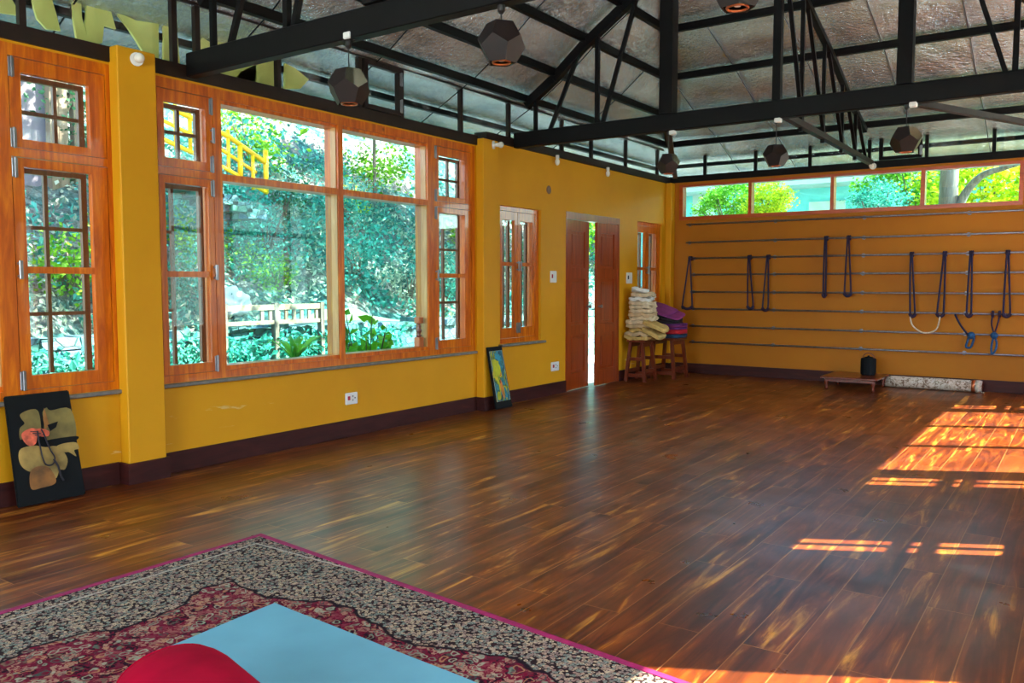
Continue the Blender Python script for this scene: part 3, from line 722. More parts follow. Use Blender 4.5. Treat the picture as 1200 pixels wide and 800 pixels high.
# ------------------------------------------------------------ pendant lamps
def dodeca():
    ph = (1+5**.5)/2; vs_ = []
    for a in (-1, 1):
        for b in (-1, 1):
            for c_ in (-1, 1): vs_.append((a, b, c_))
    for a in (-1/ph, 1/ph):
        for b in (-ph, ph): vs_ += [(0, a, b), (a, b, 0), (b, 0, a)]
    bm = bmesh.new()
    for v in vs_: bm.verts.new(v)
    bmesh.ops.convex_hull(bm, input=list(bm.verts)); bmesh.ops.dissolve_limit(bm, angle_limit=.05, verts=list(bm.verts), edges=list(bm.edges))
    f = max(bm.faces, key=lambda f_: f_.normal.z+.001*f_.normal.x); q = f.normal.rotation_difference(Vector((0, 0, 1)))
    bmesh.ops.rotate(bm, verts=bm.verts, cent=(0, 0, 0), matrix=q.to_matrix()); return bm
def pendant(x, y, zt, zc, rad, rot, label):
    t_ = thing('pendant_lamp', (x, y, zc), label, 'pendant lamp', None)
    bm = dodeca(); bmesh.ops.scale(bm, verts=bm.verts, vec=(rad/1.732,)*3); bmesh.ops.rotate(bm, verts=bm.verts, cent=(0, 0, 0), matrix=Matrix.Rotation(rot, 3, 'Z'))
    bm.normal_update()
    bot = [f for f in bm.faces if f.normal.z < -.9]; zb = bot[0].calc_center_median().z; bmesh.ops.delete(bm, geom=bot, context='FACES')
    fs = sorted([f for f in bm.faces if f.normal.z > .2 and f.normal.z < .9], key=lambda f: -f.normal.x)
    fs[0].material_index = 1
    sh = obj('lamp_shade', bm, [M['lamp_wood'], M['lamp_mirror']], t_)
    so_ = sh.modifiers.new('t', 'SOLIDIFY'); so_.thickness = .006; so_.offset = -1
    bm = bmesh.new(); r0 = rad*.36
    tube(bm, [(r0*math.cos(a*math.pi/8), r0*math.sin(a*math.pi/8), zb+.004) for a in range(16)], .006, 6, True); obj('rim', bm, M['copper_rim'], t_, True)
    bm = bmesh.new(); lathe(bm, [(.012, zb+.09), (.014, zb+.07), (.03, zb+.045), (.03, zb+.025), (.012, zb+.008)], (0, 0, 0), 14); obj('bulb', bm, M['bulb_glass'], t_, True)
    bm = bmesh.new(); tube(bm, [(0, 0, zt-zc), (0, 0, rad*.79)], .004, 6); obj('cord', bm, M['dark_plastic'], t_)
    bm = bmesh.new(); lathe(bm, [(.02, zt-zc), (.02, zt-zc-.03), (.008, zt-zc-.045)], (0, 0, 0), 12); obj('ceiling_cup', bm, M['dark_plastic'], t_)
    return t_
pendant(-3.63, 3.55, 2.72, 2.455, .125, .3, 'brown twelve-sided pendant lamp leftmost, under the near truss in front of the glass strip')
pendant(-2.53, 3.55, 2.72, 2.53, .125, 1.2, 'brown twelve-sided pendant lamp under the near truss, in the middle of its row')
pendant(-1.29, 3.55, 2.72, 2.575, .125, 2.0, 'reddish twelve-sided pendant lamp cut off by the top edge of the picture')
pendant(-3.38, 7.5, 2.76, 2.45, .115, .5, 'small twelve-sided pendant lamp by the far corner, leftmost under the far truss')
pendant(-2.35, 7.5, 2.76, 2.44, .115, 1.0, 'small twelve-sided pendant lamp hanging below the middle of the far truss')
pendant(-1.29, 7.5, 2.76, 2.475, .125, .1, 'dark twelve-sided pendant lamp, rightmost under the far truss')

# ------------------------------------------------------------ rope rails
RZ = [2.165, 1.905, 1.675, 1.44, 1.19, .945, .695, .46]
rn = ['top', 'second from the top', 'third from the top', 'fourth from the top', 'fourth from the bottom', 'third from the bottom', 'second from the bottom', 'lowest']
for k, z in enumerate(RZ):
    x0 = -4.87 if k < 2 else -4.80
    t_ = thing('wall_rail', (-2.3, YB-.08, z), f'galvanised horizontal pipe rail on the end wall, {rn[k]}', 'rail', 'pipe rails on the end wall')
    bm = bmesh.new(); tube(bm, [(x0, YB-.08, z), (.35, YB-.08, z)], .0125, 10); part('pipe', bm, M['galvanised'], t_, True)
    for xb in (x0+.02, -3.6, -2.45, -1.25, .1):
        bm = bmesh.new(); tube(bm, [(xb, YB-.08, z), (xb, YB-.004, z)], .009, 8); tube(bm, [(xb, YB-.012, z), (xb, YB-.002, z)], .026, 12); part('bracket', bm, M['galvanised'], t_)
YR = YB-.115
def ropepts(*a): return [P(px, py, y=YR+dy_) for px, py, dy_ in a]
def smooth_pts(pts, n=6):
    pts = [Vector(p) for p in pts]; out = []
    for i in range(len(pts)-1):
        p0 = pts[max(0, i-1)]; p1 = pts[i]; p2 = pts[i+1]; p3 = pts[min(len(pts)-1, i+2)]
        for k in range(n):
            t = k/n; out.append(.5*((2*p1)+(p2-p0)*t+(2*p0-5*p1+4*p2-p3)*t*t+(3*p1-p0-3*p2+p3)*t**3))
    out.append(pts[-1]); return out
def wall_rope(xt, zt, xb0, xb1, zb, label, mat='rope_blue', grip='rope_plum', knots=True):
    t_ = thing('wall_rope', (xt, YR, zt), label, 'rope', 'ropes hanging on the wall rails')
    bm = bmesh.new(); m_ = (xb0+xb1)/2; w_ = (xb1-xb0)/2
    pts = [(xt-.008, YR, zt), (xt-.008+(xb0-xt)*.35, YR-.004, zt+(zb-zt)*.4), (xb0, YR, zb+.035), (xb0+w_*.3, YR, zb+.004), (m_, YR, zb), (xb1-w_*.3, YR, zb+.004), (xb1, YR, zb+.035), (xt+.008+(xb1-xt)*.35, YR+.004, zt+(zb-zt)*.4), (xt+.008, YR, zt)]
    tube(bm, smooth_pts(pts), .0115, 8); part('loop', bm, M[mat], t_, True)
    # turns over the pipe
    bm = bmesh.new()
    for k in (-1, 0, 1):
        tube(bm, [(xt+k*.017, YB-.08+.026*math.cos(a*math.pi/6), zt+.0+.026*math.sin(a*math.pi/6)) for a in range(12)], .009, 7, True)
    part('hitch', bm, M[grip], t_, True)
    bm = bmesh.new(); tube(bm, smooth_pts([(xb0-.006, YR, zb+.03), (m_-w_*.4, YR-.004, zb-.004), (m_+w_*.4, YR-.004, zb-.004), (xb1+.006, YR, zb+.03)], 5), .020, 10); part('grip', bm, M[grip], t_, True)
    return t_
def rx(px, py): return P(px, py, y=YR)
ropes = [(808, 302, 799.5, 811, 361, 'leftmost in the far corner beside the stacked mats', 'rope_blue'), (877.5, 302, 876, 882.5, 361, 'left one of the pair hanging near the far corner', 'rope_plum'),
         (899.5, 301, 893.5, 900, 363, 'right one of the pair hanging near the far corner', 'rope_blue'),
         (967.5, 279, 964.5, 967, 347, 'narrow one hanging straight from the second rail', 'rope_blue'), (994, 278, 989.5, 997, 346, 'wider loop hanging from the second rail', 'rope_plum'),
         (1068, 298, 1066.5, 1072, 370, 'left one of the two joined by a white cord', 'rope_blue'), (1107, 297, 1098, 1105.5, 370, 'right one of the two joined by a white cord', 'rope_blue'),
         (1138, 297, 1132.5, 1138, 370, 'straight narrow loop right of the white cord', 'rope_blue'), (1181, 296, 1175.5, 1183.5, 370, 'rightmost wide loop at the picture edge', 'rope_blue')]
for xt, yt, a, b, yb, lab, mt in ropes:
    T = rx(xt, yt); A = rx(a, yb); B = rx(b, yb); zt = min(RZ, key=lambda z: abs(z-T.z))
    wall_rope(T.x, zt, A.x, max(B.x, A.x+.03), A.z, 'dark blue yoga rope, '+lab, mt, 'rope_plum' if mt == 'rope_blue' else 'rope_blue')
bm = bmesh.new(); tube(bm, smooth_pts([rx(1067, 371)+Vector((0, -.03, 0)), rx(1070, 382), rx(1083, 390), rx(1097, 386), rx(1102, 371)+Vector((0, -.03, 0))]), .009, 8)
tag(obj('white_cord', bm, M['rope_white'], smooth=True, origin=rx(1083, 390)), 'white cord sagging between two blue wall ropes', 'cord')
t_ = thing('knotted_rope', rx(1120, 370), 'short dark rope ending in a teal knot, slanting right from the third lowest rail', 'rope')
bm = bmesh.new(); tube(bm, smooth_pts([rx(1119, 368), rx(1124, 378), rx(1130, 387), rx(1136, 393)]), .012, 8); part('strand', bm, M['rope_blue'], t_, True)
bm = bmesh.new(); tube(bm, smooth_pts([rx(1136, 392), rx(1141, 394), rx(1140, 401), rx(1137, 407), rx(1132, 406), rx(1134, 399), rx(1136, 392)]), .013, 8); part('knot_loop', bm, M['rope_teal'], t_, True)
bm = bmesh.new(); bmesh.ops.create_uvsphere(bm, u_segments=12, v_segments=8, radius=.045); bmesh.ops.translate(bm, verts=bm.verts, vec=rx(1138, 393)); part('knot', bm, M['rope_teal'], t_, True)
t_ = thing('knotted_rope', rx(1166, 370), 'short rope hanging straight with a teal knotted loop near the picture edge', 'rope')
bm = bmesh.new(); tube(bm, smooth_pts([rx(1163, 370), rx(1162, 380), rx(1165, 391)]), .009, 8); tube(bm, smooth_pts([rx(1171, 371), rx(1169, 380), rx(1165, 391)]), .009, 8)
for q in ((1163, 369), (1171, 369)):
    c_ = rx(*q); tube(bm, [(c_.x, YB-.08+.03*math.cos(a*math.pi/6), RZ[5]+.03*math.sin(a*math.pi/6)) for a in range(12)], .016, 7, True)
part('strand', bm, M['rope_plum'], t_, True)
bm = bmesh.new(); tube(bm, smooth_pts([rx(1165, 393), rx(1168, 402), rx(1166, 411), rx(1162, 414), rx(1162, 404), rx(1165, 393)]), .012, 8); part('knot_loop', bm, M['rope_teal'], t_, True)
bm = bmesh.new(); bmesh.ops.create_uvsphere(bm, u_segments=12, v_segments=8, radius=.042); bmesh.ops.translate(bm, verts=bm.verts, vec=rx(1165, 393)); part('knot', bm, M['rope_teal'], t_, True)

# ------------------------------------------------------------ stools with blankets and mats
def stool(x0, x1, y0, y1, top, label):
    t_ = thing('wooden_stool', ((x0+x1)/2, (y0+y1)/2, 0), label, 'stool'); W_ = M['stool_wood']
    bm = BM(((x0-.02, y0-.02, top-.03), (x1+.02, y1+.02, top))); bevel(bm, .006); part('seat', bm, W_, t_)
    for lx, sx in ((x0, -1), (x1, 1)):
        for ly, sy in ((y0, -1), (y1, 1)):
            bm = bmesh.new(); bar(bm, (lx+sx*.025, ly+sy*.02, 0), (lx-sx*.03, ly-sy*.0+(-sy)*.02, top-.03), .042, .042); part('leg', bm, W_, t_)
    for z_ in (.08, .30):
        for ly in (y0, y1):
            bm = bmesh.new(); bar(bm, (x0+.0, ly, z_), (x1, ly, z_), .025, .045); part('stretcher', bm, W_, t_)
    for lx in (x0, x1):
        bm = bmesh.new(); bar(bm, (lx, y0, .14), (lx, y1, .14), .025, .045); part('stretcher', bm, W_, t_)
        bm = bmesh.new(); bar(bm, (lx+(.03 if lx == x0 else -.03), y0+.02, top-.06), (lx+(.03 if lx == x0 else -.03), y1-.02, top-.06), .02, .06); part('apron', bm, W_, t_)
    return t_
stool(-5.09, -4.86, 10.08, 10.38, .555, 'brown wooden stool in the corner carrying the cream blankets')
stool(-4.98, -4.66, 10.58, 10.98, .56, 'brown wooden stool in the corner carrying the coloured mats')
def folded(name, c_, sx, sy, h_, mat, label, cat, grp, rot=0, tilt=(0, 0), layers=3, wob=.010, droop=0, seed=0, rnd=.5):
    bm = bmesh.new(); nx, ny, nl = 14, 14, layers*4
    rr = random.Random(seed); o1 = rr.random()*50
    def P_(u, v, l):   # u,v in -1..1, l 0..1
        return Vector((u*sx/2, v*sy/2, (l-.5)*h_))
    # perimeter loop
    per = [(-1+2*i/nx, -1) for i in range(nx)]+[(1, -1+2*i/ny) for i in range(ny)]+[(1-2*i/nx, 1) for i in range(nx)]+[(-1, 1-2*i/ny) for i in range(ny)]
    rings = []
    def rounded(u, v):
        l_ = (abs(u)**5+abs(v)**5)**.2; return (u/max(l_, 1e-6)*max(abs(u), abs(v)), v/max(l_, 1e-6)*max(abs(u), abs(v))) if l_ > 0 else (u, v)
    for l in range(nl+1):
        t = l/nl; fold = abs(math.sin(t*layers*math.pi)); ring = []
        sh = 1-(1-fold**.5)*.035*(1 if layers > 1 else 1); edge = 1-.05*(abs(2*t-1)**4)
        for (u, v) in per:
            uu, vv = rounded(u, v); k = sh*edge
            n_ = noise.noise(Vector((uu*2.2+o1, vv*2.2, t*2.5)))
            p = P_(uu*k+n_*.06*wob/.01*.5, vv*k+n_*.05*wob/.01*.5, t); p.z += wob*noise.noise(Vector((uu*2+o1, vv*2, 3)))
            ring.append(p)
        rings.append(ring)
    vr = [[bm.verts.new(p) for p in r_] for r_ in rings]
    n = len(per)
    for A, B in zip(vr, vr[1:]):
        for i in range(n): bm.faces.new((A[i], A[(i+1) % n], B[(i+1) % n], B[i]))
    for ring, s in ((vr[0], -1), (vr[-1], 1)):   # close with shrinking rings
        cur = ring
        for sc in (.8, .5, .2):
            nr = []
            for v in ring:
                p = v.co.copy(); p.x *= sc; p.y *= sc; p.z += s*h_*.05*(1-sc); p.z += wob*.6*noise.noise(Vector((p.x*9+o1, p.y*9, 7))); nr.append(bm.verts.new(p))
            for i in range(n): bm.faces.new((cur[i], cur[(i+1) % n], nr[(i+1) % n], nr[i]))
            cur = nr
        bm.faces.new(cur)
    if droop:
        for v in bm.verts:
            ex = max(0, v.co.x+sx*.05); v.co.z -= droop*ex*ex
            ey = max(0, -v.co.y+0*sy); v.co.z -= droop*.5*ey*ey
    bmesh.ops.rotate(bm, verts=bm.verts, cent=(0, 0, 0), matrix=Matrix.Rotation(rot, 3, 'Z') @ Matrix.Rotation(tilt[0], 3, 'X') @ Matrix.Rotation(tilt[1], 3, 'Y'))
    o = obj(name, bm, M[mat], smooth=True); o.location = c_
    return tag(o, label, cat, grp)
ords = ['lowest', 'second from the bottom', 'third from the bottom', 'fourth from the bottom', 'fifth from the bottom', 'sixth from the bottom', 'seventh from the bottom', 'sixth from the top', 'fifth from the top', 'fourth from the top', 'third from the top', 'second from the top']
z = .557; rr = random.Random(4)
mats_ = ['straw_cotton', 'oat_cotton', 'straw_cotton', 'oat_cotton', 'cream_cotton', 'cream_cotton', 'oat_cotton', 'cream_cotton', 'cream_cotton', 'cream_cotton', 'white_cotton', 'cream_cotton']
for k in range(12):
    h_ = .05; folded('folded_blanket', (-4.965+rr.uniform(-.02, .02), 10.24+rr.uniform(-.02, .02), z+h_/2), .38-.008*k, .36-.006*k, h_, mats_[k], f'cream cotton blanket folded in the tall pile, {ords[k]}', 'blanket', 'blankets piled on the stool', rr.uniform(-.16, .16), layers=3+k % 2, wob=.034, seed=k)
    z += h_+.002
folded('folded_blanket', (-4.98, 10.2, z+.032), .24, .20, .05, 'white_cotton', 'small white cloth crumpled on top of the tall blanket pile', 'blanket', 'blankets piled on the stool', .5, (-.15, .2), 2, .02, seed=40)
folded('folded_blanket', (-4.585, 10.33, .80), .36, .34, .05, 'straw_cotton', 'straw coloured blanket sagging forward in front of the pile, upper one', 'blanket', 'blankets piled on the stool', .35, (-.1, .42), 2, .014, .3, seed=50) if 0 else None
# the blankets that slump out over the front of the stool
folded('folded_blanket', (-4.74, 10.20, .755), .34, .34, .055, 'straw_cotton', 'straw coloured blanket slumped out of the pile over the stool edge, upper one', 'blanket', 'blankets piled on the stool', .2, (.05, .35), 2, .014, .4, seed=51)
folded('folded_blanket', (-4.77, 10.20, .665), .30, .32, .06, 'straw_cotton', 'straw coloured blanket slumped over the stool edge, lower one with a frayed hem', 'blanket', 'blankets piled on the stool', .1, (.05, .4), 2, .014, .6, seed=52)
z = .562
mt = [('navy_foam', .055, 'navy blue mat folded at the bottom of the mat pile'), ('red_foam', .06, 'bright red mat folded second from the bottom'), ('violet_foam', .03, 'violet mat folded above the red one'), ('purple_foam', .026, 'purple mat folded above the lower violet one'),
      ('violet_foam', .024, 'violet mat folded below the black mats'), ('black_foam', .04, 'dark plum mat folded in the middle of the mat pile'), ('black_foam', .05, 'thick black mat under the purple top mats')]
for k, (mm_, h_, lab) in enumerate(mt):
    big = k < 5
    folded('folded_mat', (-4.82 if big else -4.86, 10.78, z+h_/2), .46 if big else .40, .40, h_, mm_, lab, 'mat', 'exercise mats on the stool', rr.uniform(-.06, .06), (0, 0 if k < 5 else .10), 2, .004, seed=60+k)
    z += h_+.001
folded('folded_mat', (-4.82, 10.74, z+.055), .44, .42, .02, 'purple_foam', 'purple mat sloping towards the room near the top of the mat pile', 'mat', 'exercise mats on the stool', .1, (.20, .30), 1, .004, seed=81)
folded('folded_mat', (-4.90, 10.74, z+.105), .36, .36, .018, 'purple_foam', 'short purple mat sloping on the very top of the mat pile', 'mat', 'exercise mats on the stool', -.1, (.20, .34), 1, .004, seed=82)

# ------------------------------------------------------------ low table, lantern, rolled rug
t_ = thing('low_table', (-2.42, 11.05, 0), 'low dark wooden table against the end wall under the ropes', 'table')
TX0, TX1, TY0, TY1, TZ = -2.72, -2.06, 10.62, 11.36, .165
bm = BM(((TX0, TY0, TZ-.025), (TX1, TY1, TZ))); bevel(bm, .006); part('tabletop', bm, M['stool_wood'], t_)
for x_ in (TX0+.06, TX1-.06):
    for y_ in (TY0+.07, TY1-.07):
        bm = bmesh.new(); lathe(bm, [(.016, 0), (.02, .03), (.014, .05), (.026, .09), (.03, TZ-.026)], (x_, y_, 0), 12); part('leg', bm, M['stool_wood'], t_, True)
bm = bmesh.new(); box(bm, (TX0+.05, TY0+.04, TZ-.06), (TX1-.05, TY0+.06, TZ-.025)); part('apron', bm, M['stool_wood'], t_)
t_ = thing('black_canister', (-2.26, 11.1, TZ), 'black ribbed canister with a wire handle standing on the low table', 'canister')
bm = bmesh.new(); n = 36; rings = []
prof = [(.075, 0), (.085, .01), (.088, .04), (.088, .19), (.084, .21), (.06, .215)]
for r0, z0 in prof: rings.append([bm.verts.new(Vector((-2.26, 11.1, TZ))+Vector((r0*(1+.03*(k % 2))*math.cos(k*2*math.pi/n), r0*(1+.03*(k % 2))*math.sin(k*2*math.pi/n), z0))) for k in range(n)])
for A, B in zip(rings, rings[1:]):
    for k in range(n): bm.faces.new((A[k], A[(k+1) % n], B[(k+1) % n], B[k]))
bm.faces.new(rings[0][::-1]); bm.faces.new(rings[-1]); part('body', bm, M['black_panel'], t_)
bm = bmesh.new(); tube(bm, [(-2.26+.07*math.cos(a*math.pi/10), 11.1, TZ+.205+.07*math.sin(a*math.pi/10)) for a in range(11)], .006, 7); part('handle', bm, M['stool_wood'], t_, True)
bm = bmesh.new(); lathe(bm, [(.055, .212), (.05, .225), (.015, .232), (.012, .245)], (-2.26, 11.1, TZ), 18); part('lid', bm, M['black_panel'], t_, True)
t_ = thing('rolled_rug', (-1.5, 11.37, 0), 'pale patterned rug rolled up on the floor along the end wall', 'rug')
bm = bmesh.new(); rr0 = .072; pts = []
tube(bm, [(-2.13+i*.11, 11.38, rr0+.002) for i in range(10)]+[(-1.03, 11.38, rr0+.002)], rr0, 24); part('roll', bm, M['rolled_rug_weave'], t_, True)
for k_, (r1, m_) in enumerate(((.073, 'copper_rim'), (.0735, 'rope_white'))):
    bm = bmesh.new(); tube(bm, [(-1.14+k_*.05, 11.38, rr0+.002), (-1.10+k_*.05, 11.38, rr0+.002)], r1+.002, 24, caps=True); part('end_band', bm, M[m_], t_, True)
bm = bmesh.new(); sp_ = [(-1.028, 11.38+(.008+.0042*a)*math.cos(a*.9), rr0+.002+(.008+.0042*a)*math.sin(a*.9)) for a in range(15)]
tube(bm, sp_, .004, 5); part('spiral_edge', bm, M['stool_wood'], t_)
bm = bmesh.new()
for k in range(9): tube(bm, [(-1.03, 11.32+.004*k, .01), (-1.0-.004*(k % 3), 11.318+.005*k, .006)], .0035, 4)
part('fringe', bm, M['rope_white'], t_)

# ------------------------------------------------------------ leaning paintings
def lean_frame(bl, br, tr, tl): 
    bl, br, tr, tl = map(Vector, (bl, br, tr, tl)); return lambda u, v: (bl*(1-u)+br*u)*(1-v)+(tl*(1-u)+tr*u)*v
def panel_thing(name, q, th, label, mat):
    S = lean_frame(*q); n = ((Vector(q[1])-Vector(q[0])).cross(Vector(q[3])-Vector(q[0]))).normalized()
    if n.x < 0: n = -n
    t_ = thing(name, (Vector(q[0])+Vector(q[1]))/2, label, 'painting')
    bm = bmesh.new(); prism(bm, [S(0, 0), S(1, 0), S(1, 1), S(0, 1)], n*-th); bevel(bm, .006, 2); part('board', bm, M[mat], t_)
    return t_, S, n
t_, S, nn = panel_thing('robed_figure_painting', ((-5.035, 2.26, .012), (-5.035, 2.655, .012), (-5.115, 2.615, .655), (-5.115, 2.245, .655)), .02, 'black board painting of a robed torso holding beads, leaning by the near window', 'black_panel')
k_ = [0]
def blob(pts, mat, name, hgt=.0012):
    k_[0] += 1; bm = bmesh.new(); e = .0006*k_[0]
    if len(pts) > 4:
        q_ = [Vector((a, b)) for a, b in pts]; n_ = len(q_); out = []
        for i in range(n_):
            p0, p1, p2, p3 = q_[i-1], q_[i], q_[(i+1) % n_], q_[(i+2) % n_]
            for k in range(4):
                t = k/4; out.append(.5*((2*p1)+(p2-p0)*t+(2*p0-5*p1+4*p2-p3)*t*t+(3*p1-p0-3*p2+p3)*t**3))
        pts = [(p.x, p.y) for p in out]
    prism(bm, [S(u, v)+nn*(.001+e) for u, v in pts], nn*-hgt); return part(name, bm, M[mat], t_)
# coordinates: u left-right, v up
blob([(.20, .83), (.36, .86), (.47, .83), (.47, .66), (.42, .60), (.34, .62), (.26, .64), (.15, .60), (.16, .70), (.24, .74), (.20, .79)], 'robe_olive', 'painted_sleeve')
blob([(.53, .82), (.60, .86), (.66, .83), (.97, .82), (.99, .56), (.75, .54), (.55, .53), (.50, .62), (.53, .72)], 'robe_olive', 'painted_robe')
blob([(.14, .52), (.34, .53), (.50, .50), (.62, .50), (.72, .47), (.80, .36), (.74, .27), (.66, .27), (.58, .20), (.52, .30), (.36, .34), (.24, .30), (.12, .36), (.09, .45)], 'robe_gold', 'painted_skirt')
blob([(.24, .31), (.36, .34), (.50, .31), (.58, .20), (.54, .15), (.36, .14), (.22, .14), (.20, .22)], 'robe_amber', 'painted_skirt_hem')
blob([(.66, .49), (.80, .51), (.97, .50), (1.0, .44), (.92, .43), (.94, .37), (.84, .42), (.76, .43)], 'robe_gold', 'painted_fold')
blob([(.56, .86), (.60, .70), (.53, .66), (.52, .76)], 'robe_amber', 'painted_scarf')
blob([(.57, .70), (.74, .72), (.70, .67), (.60, .64)], 'black_panel', 'painted_fold_line')
blob([(.50, .56), (.99, .56), (.97, .52), (.72, .515), (.52, .52)], 'black_panel', 'painted_belt')
blob([(.17, .65), (.30, .69), (.40, .68), (.50, .67), (.58, .64), (.56, .60), (.48, .60), (.40, .61), (.36, .55), (.28, .53), (.20, .57)], 'hand_paint', 'painted_hand')
for a in range(3): blob([(.30+.03*a, .665-.018*a), (.42+.04*a, .655-.02*a), (.42+.04*a, .648-.02*a), (.30+.03*a, .656-.018*a)], 'bead_paint', 'painted_finger_line')
k_[0] += 1; bm = bmesh.new()
bl_ = [(.40, .66), (.40, .58), (.41, .50), (.42, .42), (.45, .35), (.52, .33), (.58, .35), (.60, .40), (.56, .46), (.52, .54), (.49, .62), (.46, .67)]
tube(bm, smooth_pts([S(u, v)+nn*.012 for u, v in bl_], 4), .0045, 6); tube(bm, smooth_pts([S(u, v)+nn*.013 for u, v in ((.58, .38), (.63, .31), (.65, .22), (.68, .17))], 4), .006, 6)
part('painted_beads', bm, M['bead_paint'], t_, True)
t_, S, nn = panel_thing('abstract_painting', ((-4.985, 6.90, .012), (-4.985, 7.195, .012), (-5.068, 7.115, .655), (-5.068, 6.85, .655)), .018, 'small blue green and yellow abstract painting in black frame leaning on the pillar', 'black_panel')
bm = bmesh.new(); prism(bm, [S(.10, .12)+nn*.002, S(.92, .12)+nn*.002, S(.92, .93)+nn*.002, S(.10, .93)+nn*.002], nn*-.0015); part('canvas', bm, M['abstract_paint'], t_)
k_[0] = 3
blob([(.18, .78), (.34, .80), (.50, .76), (.62, .68), (.60, .58), (.46, .52), (.36, .50), (.24, .56), (.17, .68)], 'paint_yellow', 'yellow_patch')
blob([(.40, .82), (.50, .90), (.70, .86), (.74, .74), (.68, .62), (.62, .70), (.56, .78)], 'paint_teal', 'teal_patch')
blob([(.44, .40), (.52, .46), (.60, .36), (.62, .18), (.54, .16), (.46, .28)], 'paint_orange', 'orange_patch')
blob([(.66, .34), (.76, .30), (.80, .18), (.72, .16), (.66, .22)], 'paint_teal', 'teal_patch')
blob([(.18, .24), (.30, .28), (.40, .22), (.34, .15), (.18, .15)], 'paint_yellow', 'yellow_patch')
blob([(.44, .44), (.49, .46), (.49, .41), (.45, .40)], 'paint_red', 'red_dot')
bm = bmesh.new(); tube(bm, [S(.10, .12)+nn*.004, S(.92, .12)+nn*.004, S(.92, .93)+nn*.004, S(.10, .93)+nn*.004], .0016, 4, True); part('inner_border', bm, M['rope_white'], t_)

# turned spindle on the window ledge
t_ = thing('turned_spindle', (-5.235, 5.99, .708), 'small turned wooden spindle stand on the large window ledge', 'ornament')
bm = BM(((-5.27, 5.955, .706), (-5.20, 6.025, .80))); bevel(bm, .006); part('base_block', bm, M['turned_wood'], t_)
bm = bmesh.new(); lathe(bm, [(.02, .80), (.028, .815), (.014, .83), (.026, .85), (.03, .865), (.014, .885), (.024, .90), (.014, .915), (.018, .93)], (-5.235, 5.99, 0), 16); part('turned_stem', bm, M['stool_wood'], t_, True)
bm = BM(((-5.268, 5.957, .93), (-5.202, 6.023, .99))); bevel(bm, .006); part('top_block', bm, M['turned_wood'], t_)

# ------------------------------------------------------------ rug, sheet, bolster
t_ = thing('patterned_rug', (-3.46, 2.71, 0), 'dark beige and red patterned carpet with magenta edging, in the foreground', 'rug')
A = Vector((-3.46, 2.71)); ex = Vector((2.36, -.25)).normalized(); ey = Vector((.0, -1.0))
def rq(u, v, z=0): p = A+ex*u+ey*v; return Vector((p.x, p.y, z))
RU, RV = 3.6, 3.4
bm = bmesh.new(); prism(bm, [rq(0, 0, .001), rq(RU, 0, .001), rq(RU, RV, .001), rq(0, RV, .001)], (0, 0, .009)); part('weave', bm, M['rug_weave'], t_)
for o_ in t_.children: pass
bm = bmesh.new(); bw = .028
for q in ([rq(-bw, -bw, .0005), rq(RU, -bw, .0005), rq(RU, 0, .0005), rq(0, 0, .0005)], [rq(-bw, -bw, .0005), rq(0, 0, .0005), rq(0, RV, .0005), rq(-bw, RV, .0005)]): prism(bm, q, (0, 0, .0125))
part('binding', bm, M['maroon_binding'], t_)
# pale blue yoga mat
t_ = thing('yoga_mat', (-2.0, 1.6, .01), 'plain pale blue exercise mat lying on the patterned carpet', 'mat')
MZ = .024
c0 = P(322, 706, z=MZ); c1 = P(560, 800, z=MZ); c2 = P(215, 750, z=MZ)
eu = (c1-c0).normalized(); ev = (c2-c0).normalized(); LU, LV = 1.83, .56
bm = bmesh.new(); nx, ny = 30, 12
def mp_(i, j, top):
    p = c0+eu*(i/nx*LU)+ev*(j/ny*LV)
    z_ = MZ+.0012*noise.noise(Vector((p.x*5, p.y*5, 0))) if top else .0105
    return Vector((p.x, p.y, z_))
top = [[bm.verts.new(mp_(i, j, True)) for j in range(ny+1)] for i in range(nx+1)]
for i in range(nx):
    for j in range(ny): bm.faces.new((top[i][j], top[i+1][j], top[i+1][j+1], top[i][j+1]))
loop = [(i, 0) for i in range(nx)]+[(nx, j) for j in range(ny)]+[(i, ny) for i in range(nx, 0, -1)]+[(0, j) for j in range(ny, 0, -1)]
low = [bm.verts.new(mp_(i, j, False)) for i, j in loop]
for k in range(len(loop)):
    a = top[loop[k][0]][loop[k][1]]; b = top[loop[(k+1) % len(loop)][0]][loop[(k+1) % len(loop)][1]]; bm.faces.new((b, a, low[k], low[(k+1) % len(loop)]))
bm.faces.new(low[::-1]); part('foam', bm, M['blue_sheet'], t_)
# crimson bolster
t_ = thing('crimson_bolster', (-2.3, 1.3, MZ), 'crimson rounded bolster lying on the pale blue mat', 'cushion')
RV_, RH_ = .10, .17
e0 = P(193, 788, z=MZ+RV_); d = (eu*1.0+ev*.18).normalized(); e1 = e0+d
prf = [(.03, -.035), (.25, -.033), (.5, -.022), (.72, 0), (.88, .03), (.97, .07), (1.0, .12)]+[(1.0, .12+.05*k) for k in range(1, 9)]+[(.95, .57), (.82, .61), (.5, .645), (.03, .655)]
sd_ = d.cross(Vector((0, 0, 1))).normalized()
def bo(h_, r0, k, n=36): a = k*2*math.pi/n; return e0+d*h_+sd_*math.cos(a)*RH_*r0+Vector((0, 0, 1))*math.sin(a)*RV_*r0
rings = [[bm_v for bm_v in [None]] for _ in ()]
bm = bmesh.new(); rings = [[bm.verts.new(bo(h_, r0, k)) for k in range(36)] for r0, h_ in prf]
for A_, B_ in zip(rings, rings[1:]):
    for k in range(36): bm.faces.new((A_[k], A_[(k+1) % 36], B_[(k+1) % 36], B_[k]))
bm.faces.new(rings[0][::-1]); bm.faces.new(rings[-1]); part('cover', bm, M['crimson_cotton'], t_, True)
